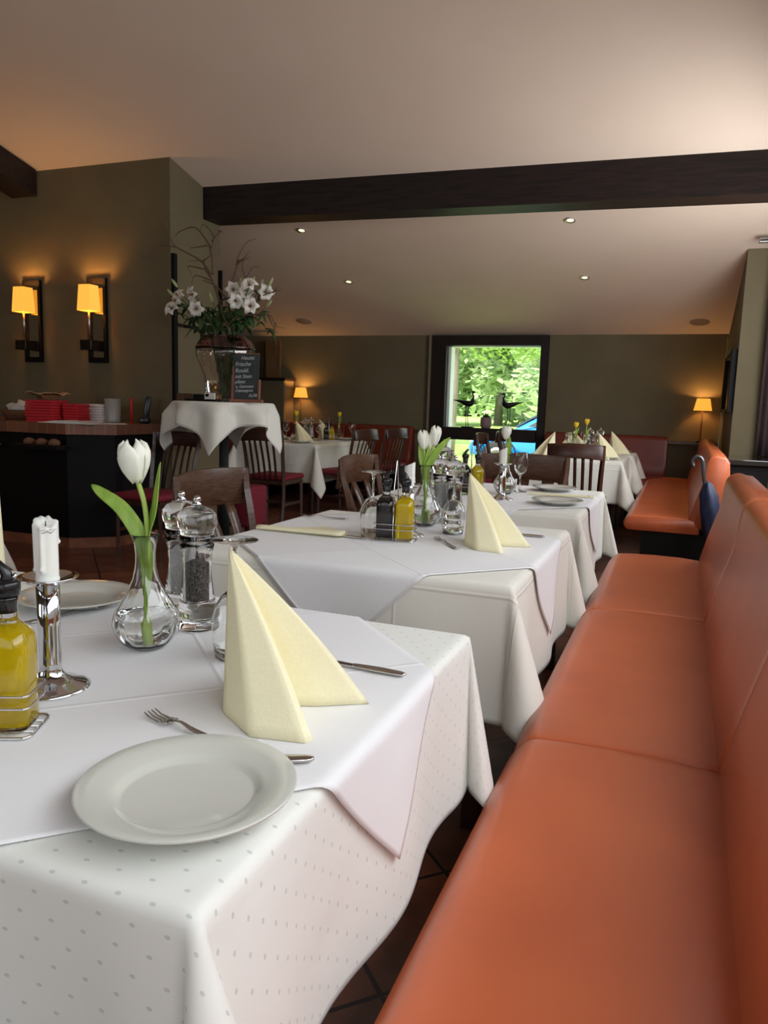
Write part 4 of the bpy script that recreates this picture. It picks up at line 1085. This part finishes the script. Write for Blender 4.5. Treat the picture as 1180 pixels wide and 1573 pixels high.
def lily(c, tilt, label):
    c = Vector(c); base = Vector((-3.40 + rnd.uniform(-.05, .05), 5.20 + rnd.uniform(-.05, .05), VZ + .03)); neck = Vector((-3.40 + (c.x + 3.40) * .3, 5.2 + (c.y - 5.2) * .3, VZ + .50))
    t = thing('lily', label, 'flower', tuple(base))
    ax = Vector(tilt).normalized(); q = ax.to_track_quat('Z', 'Y')
    obj('stem', T([(0, 0, 0), neck - base, (neck - base) * .5 + (c - base) * .5 + Vector((0, 0, .03)), c - base], [.005, .005, .004, .003], 6, n=4), stem_m if False else dleaf_m, t)
    bm = bmesh.new()
    for k in range(6):
        a = 2 * PI * k / 6; d = Vector((math.cos(a), math.sin(a), 0)); rows = []
        sd = Vector((-math.sin(a), math.cos(a), 0)); Lp = .072 if k % 2 else .078
        for j in range(8):
            f = j / 7; rr = .008 + Lp * (f ** 1.6) * .8; zz = .060 * f ** .75 - .045 * max(0, f - .65) ** 1.2 * 3
            w_ = .027 * math.sin(PI * min(1, f * .9 + .08)) ** .8 + .0006
            rows.append([bm.verts.new(q @ (d * rr + Vector((0, 0, zz - .004 * (1 - abs(s)))) + sd * s * w_) + (c - base)) for s in (-1, -.5, 0, .5, 1)])
        for A, D in zip(rows, rows[1:]):
            for i in range(4): bm.faces.new((A[i], A[i + 1], D[i + 1], D[i]))
    o = obj('petals', bm, lily_m, t); solid(o, .001)
    bm = bmesh.new()
    for k in range(5):
        a = 2 * PI * k / 5; tube(bm, [c - base, (c - base) + q @ Vector((.012 * math.cos(a), .012 * math.sin(a), .065))], [.0012, .002], 5)
    obj('stamens', bm, mat('stamen', (.3, .14, .02), .7), t)
    for k in range(rnd.choice((3, 4, 4))):
        f = .30 + .17 * k; p = (neck - base).lerp(c - base, f); a = rnd.uniform(0, 2 * PI); l = rnd.uniform(.09, .15)
        e = p + Vector((math.cos(a) * l, math.sin(a) * l * .8, rnd.uniform(-.10, .04)))
        o = obj('leaf', leafmesh([p, p.lerp(e, .5) + Vector((0, 0, .03)), e], .025, 5), dleaf_m, t); solid(o, .001)
wh = ['lowest at the far left', 'far left, hanging beside the post', 'left, in front of the dark post', 'left of the middle', 'low and left of the middle', 'upper right of the middle', 'large open in the centre right', 'upper right among the buds', 'lower right, hanging open', 'far right beside the twigs', 'right, just above the dark leaves', 'top right, half behind another']
for i, c in enumerate(FB):
    c = (c[0], 5.1 + rnd.uniform(-.12, .08), c[2])
    lily(c, ((c[0] + 3.4) * 1.2 + rnd.uniform(-.5, .5), -.7, rnd.uniform(-.5, .6)), 'white lily in the big vase, ' + wh[i])
tw = bmesh.new()
t = thing('lily_buds', 'leafy lily stems with closed green buds in the big vase', 'flower', (-3.4, 5.2, VZ + .03))
org = Vector((-3.4, 5.2, VZ + .03))
for i, c in enumerate(BUDS):
    c = Vector(c) - org; nk = Vector(((c.x) * .3, 0, .47)); d = (c - nk).normalized()
    obj('stem', T([(rnd.uniform(-.05, .05), 0, 0), nk, c - d * .03], .003, 6, n=4), dleaf_m, t)
    o = obj('bud', T([c - d * .035, c - d * .01, c + d * .02, c + d * .045], [.004, .012, .011, .003], 10, n=3), bud_m, t)
for k in range(60):
    a = rnd.uniform(0, 2 * PI); r0 = rnd.uniform(.04, .30); p = Vector((r0 * math.cos(a) * 1.25, r0 * math.sin(a) * .7, .47 + rnd.uniform(0, .18))); l = rnd.uniform(.10, .17)
    e = p + Vector((math.cos(a) * l * .6, math.sin(a) * l * .5, rnd.uniform(-.13, .06)))
    o = obj('leaf', leafmesh([p, p.lerp(e, .5) + Vector((0, 0, .03)), e], rnd.uniform(.024, .034), 4), dleaf_m, t); solid(o, .001)
BR = [[(-3.296, 5.1, 1.722), (-3.355, 5.1, 1.847), (-3.444, 5.1, 2.095), (-3.549, 5.1, 2.246), (-3.777, 5.1, 2.361), (-3.831, 5.1, 2.431), (-3.876, 5.1, 2.52), (-3.828, 5.1, 2.604)], [(-3.777, 5.1, 2.361), (-3.925, 5.1, 2.38), (-4.046, 5.1, 2.303), (-4.135, 5.1, 2.279)], [(-3.876, 5.1, 2.52), (-3.931, 5.1, 2.542)], [(-3.444, 5.1, 2.095), (-3.512, 5.1, 2.184), (-3.534, 5.1, 2.246), (-3.67, 5.1, 2.253)], [(-3.512, 5.1, 2.184), (-3.671, 5.1, 2.214), (-3.633, 5.1, 2.15)], [(-3.444, 5.1, 2.095), (-3.603, 5.1, 2.143), (-3.641, 5.1, 2.082)], [(-3.444, 5.1, 2.144), (-3.451, 5.1, 2.291), (-3.496, 5.1, 2.391), (-3.608, 5.1, 2.5), (-3.745, 5.1, 2.476), (-3.784, 5.1, 2.447)], [(-3.534, 5.1, 2.246), (-3.459, 5.1, 2.292)], [(-3.496, 5.1, 2.36), (-3.654, 5.1, 2.349)], [(-3.466, 5.1, 2.304), (-3.436, 5.1, 2.424), (-3.532, 5.1, 2.52), (-3.555, 5.1, 2.454)], [(-3.451, 5.1, 2.389), (-3.377, 5.1, 2.458), (-3.355, 5.1, 2.444)], [(-3.377, 5.1, 2.458), (-3.406, 5.1, 2.465)], [(-3.311, 5.1, 1.945), (-3.415, 5.1, 2.058), (-3.534, 5.1, 2.104), (-3.444, 5.1, 2.071)], [(-3.311, 5.1, 2.018), (-3.238, 5.1, 2.174), (-3.224, 5.1, 2.258), (-3.152, 5.1, 2.363), (-3.067, 5.1, 2.391)], [(-3.238, 5.1, 2.21), (-3.166, 5.1, 2.256), (-3.123, 5.1, 2.308)], [(-3.166, 5.1, 2.256), (-3.18, 5.1, 2.184), (-3.151, 5.1, 2.117), (-3.094, 5.1, 2.181), (-3.037, 5.1, 2.191)], [(-3.151, 5.1, 2.117), (-3.208, 5.1, 2.04)], [(-3.223, 5.1, 2.234), (-3.108, 5.1, 2.26)], [(-3.222, 5.1, 1.845), (-3.035, 5.1, 1.963), (-2.922, 5.1, 2.003), (-2.846, 5.1, 2.013)], [(-2.922, 5.1, 1.997), (-2.867, 5.1, 2.046)], [(-3.222, 5.1, 1.833), (-3.006, 5.1, 1.842), (-2.935, 5.1, 1.829), (-2.892, 5.1, 1.756), (-2.808, 5.1, 1.737)], [(-2.963, 5.1, 1.841), (-2.906, 5.1, 1.732)], [(-2.892, 5.1, 1.78), (-2.912, 5.1, 1.696)]]
t = thing('twig_arrangement', 'bare curling twigs rising above the lilies in the big vase', 'branches', tuple(org))
for i, l in enumerate(BR):
    yo = rnd.uniform(-.04, .04); pts = [Vector((x, 5.1 + .0 * k, z)) - org for k, (x, y, z) in enumerate(l)]
    n_ = len(pts); r0 = .011 if n_ > 5 else .0075
    obj('twig', T(pts, [r0, r0 * .75, r0 * .45, r0 * .25], 6, n=4), twig_m, t)
for i in (0, 13): 
    p = Vector(BR[i][0]) - org; obj('twig', T([(0, 0, 0), (p.x * .6, 0, .40), p], .006, 6, n=4), twig_m, t)
# chalkboard menu
t = thing('menu_board', 'small wooden-framed chalkboard menu on the bistro table', 'sign', (-3.045, 4.93, VZ), -.03)
t.rotation_euler = (-.06, 0, .12)
obj('slate', B(-.098, .098, -.004, .004, .02, .355), slate_m, t, False)
bm = bmesh.new(); box(bm, -.117, -.098, -.010, .010, 0, .20, bev=.002); box(bm, .098, .112, -.010, .010, 0, .17, bev=.002); box(bm, -.125, .135, -.018, .018, 0, .022, bev=.002)
obj('frame', bm, boardw_m, t, False); obj('top_edge', B(-.098, .098, -.006, .006, .3552, .361), boardw_m, t, False)
obj('side_stay', T([(-.11, 0, .26), (-.17, .14, .0)], .006, 6), boardw_m, t)
lines = [('Heute:', -.045, .312, .040), ('Frische', -.09, .265, .043), ('Rould.', -.09, .218, .043), ('mit Stein', -.09, .176, .038), ('pilzen', -.09, .138, .036), ('u. Gemuese', -.085, .105, .030), ('Champignon', -.085, .075, .028), ('16,90', .02, .040, .032)]
for s_, x, z, sz in lines:
    fc = bpy.data.curves.new('chalk_line', 'FONT'); fc.body = s_; fc.size = sz; fc.extrude = .0004; fc.shear = .2; fc.offset = .0004
    fo = bpy.data.objects.new('tmp', fc); C.objects.link(fo)
    me = bpy.data.meshes.new_from_object(fo.evaluated_get(bpy.context.evaluated_depsgraph_get()))
    bpy.data.objects.remove(fo); me.name = 'chalk_line'; me.materials.clear(); me.materials.append(chalk_m)
    o = bpy.data.objects.new('chalk_writing', me); C.objects.link(o); o.parent = t; o.location = (x, -.0052, z); o.rotation_euler = (PI / 2, -.04, 0)
# small things on the bistro table
o = tag(obj('wooden_box', B(-.075, .075, -.06, .06, 0, .055, bev=.004), mixnoise(mat('box_wood', (.10, .05, .02), .5), (.07, .03, .01), 10), smooth=False), 'dark wooden box at the left on the bistro table', 'box'); o.location = (-3.62, 5.03, VZ)
t = thing('card_holder', 'dark holder with a white card in front of the big vase', 'card holder', (-3.36, 4.87, VZ))
obj('tray', B(-.16, .12, -.035, .035, 0, .015, bev=.003), black_m, t, False); obj('clip', B(-.10, -.02, -.02, .02, .015, .05, bev=.004), black_m, t, False)
bm = B(.0, .085, -.006, .006, .015, .062); obj('card', bm, paper_m, t, False, 'white card with a black print'); obj('print', B(.006, .035, -.0075, -.006, .034, .056), black_m, t, False)

# ------------------------------------------------------------------ outdoors
bm = bmesh.new(); n = 40
g = [[bm.verts.new((-60 + 120 * i / n, 9.95 + 130 * (j / n) ** 1.5, -.05 + .05 * math.sin(i * 1.7 + j))) for i in range(n + 1)] for j in range(n + 1)]
for j in range(n):
    for i in range(n): bm.faces.new((g[j][i], g[j][i + 1], g[j + 1][i + 1], g[j + 1][i]))
tag(obj('meadow', bm, grass_m), 'bright sunlit meadow outside the window', 'meadow', kind='stuff')
def tree(x, y, h, r, label, zc, n, ls, seed, lm=tleaf_m, tr=.2, trunk=True, squash=1.0):
    rnd = random.Random(seed); t = thing('tree', label, 'tree', (x, y, 0))
    obj('trunk', T([(0, 0, -.1), (.05, 0, h * .35), (-.05, .1, h * .8)], [tr, tr * .8, tr * .35], 12, n=4), bark_m, t)
    bm = bmesh.new(); bl = []
    for k in range(26):
        a = rnd.uniform(0, 2 * PI); q = rnd.random() ** .5 * r; bl.append((Vector((math.cos(a) * q, math.sin(a) * q, zc + rnd.uniform(-1, 1) * r * .75 * squash)), rnd.uniform(.25, .5) * r))
    for k in range(n):
        c, s = rnd.choice(bl); d = Vector((rnd.gauss(0, 1), rnd.gauss(0, 1), rnd.gauss(0, 1))).normalized(); p = c + d * s * rnd.uniform(.5, 1)
        u = Vector((rnd.gauss(0, 1), rnd.gauss(0, 1), rnd.gauss(0, .6))).normalized(); v = u.cross(Vector((rnd.gauss(0, .5), rnd.gauss(0, .5), 1))).normalized(); l = ls * rnd.uniform(.7, 1.3)
        A = [bm.verts.new(p + u * l), bm.verts.new(p + v * l * .5), bm.verts.new(p - u * l), bm.verts.new(p - v * l * .5)]; bm.faces.new(A)
    obj('crown', bm, lm, t, False)
    bm = bmesh.new()
    for k in range(7):
        c, s = bl[k]; tube(bm, smoothpath([(0, 0, h * .45 + k * h * .04), c * .5 + Vector((0, 0, h * .3)), c], 3), [tr * .3, tr * .25, tr * .22, tr * .18, tr * .12, tr * .08, tr * .04], 6)
    obj('branches', bm, bark_m, t)
    return t
tree(-4.98, 16.8, 6, 1.6, 'pale tree trunk at the left edge of the window with leaves above', 4.3, 2600, .085, 1, tr=.14)
tree(-7.9, 21.5, 8, 4.0, 'bright green leafy tree filling the upper window', 6.0, 26000, .085, 2, tr=.10)
tree(-.6, 20.8, 7, 2.6, 'bright green tree with leaves hanging low at the right of the window', 4.6, 20000, .08, 3, tr=.14, squash=1.1)
for i, (x, y, r) in enumerate([(-16, 46, 5), (-11.5, 50, 5.5), (-6.5, 47, 5), (-2.5, 49, 5.5)]):
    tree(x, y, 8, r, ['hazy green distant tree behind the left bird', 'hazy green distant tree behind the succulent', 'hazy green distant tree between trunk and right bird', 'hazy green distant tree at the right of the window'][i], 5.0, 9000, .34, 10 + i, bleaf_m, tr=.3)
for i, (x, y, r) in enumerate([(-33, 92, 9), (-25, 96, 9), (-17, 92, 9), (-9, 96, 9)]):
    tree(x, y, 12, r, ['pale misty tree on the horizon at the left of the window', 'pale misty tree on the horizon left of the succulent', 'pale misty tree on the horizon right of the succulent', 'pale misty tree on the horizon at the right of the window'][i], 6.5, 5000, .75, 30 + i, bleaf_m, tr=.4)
# car
t = thing('car', 'bright blue car parked outside the window', 'car', (0, 14.6, 0))
body = [(-3.70, .30), (-3.74, .46), (-3.66, .58), (-3.40, .68), (-2.92, .80), (-2.35, 1.12), (-2.0, 1.24), (-1.1, 1.28), (-.2, 1.20), (.25, .92), (.32, .50), (.28, .28)]
bm = bmesh.new()
def carf(a, b, s):
    y, k = s; zc = .5
    return (a + (0 if abs(y) < .7 else .04 * (1 if a < -1.7 else -1)), y * (1 - .16 * max(0, b - .75)), zc + (b - zc) * k)
loft(bm, body, [(-.82, .90), (-.78, .97), (-.5, 1), (.5, 1), (.78, .97), (.82, .90)], carf)
o = obj('body', bm, carb_m, t)
obj('windshield', PR([(-2.86, .835), (-2.38, 1.125), (-2.40, 1.145), (-2.90, .85)], -.62, .62, 'y'), winb_m, t, False)
obj('side_window', PR([(-2.62, .86), (-2.26, 1.08), (-1.1, 1.18), (-.35, 1.10), (-.2, .88)], -.80, -.775, 'y'), winb_m, t, False)
for x in (-3.16, -.45):
    for y in (-.72, .72):
        wo = obj('wheel', L([(.17, -.09), (.275, -.09), (.30, -.06), (.30, .06), (.275, .09), (.17, .09)], 32), rub_m, t); wo.rotation_euler = (PI / 2, 0, 0); wo.location = (x, y - .05 if y < 0 else y + .05, .29)
        hb = obj('hubcap', L([(0, .10), (.06, .105), (.12, .10), (.19, .088), (.19, .07), (0, .07)], 20), alu_m, wo)
for x in (-3.16, -.45):
    obj('wheel_arch', T([(x + .36 * math.cos(a), -.815, .29 + .36 * math.sin(a)) for a in [PI * k / 12 for k in range(13)]], .018, 6), rub_m, t)
obj('headlight', B(-3.70, -3.50, -.80, -.60, .54, .62, bev=.02), mat('lamp_glass', (.8, .8, .8), .1), t)
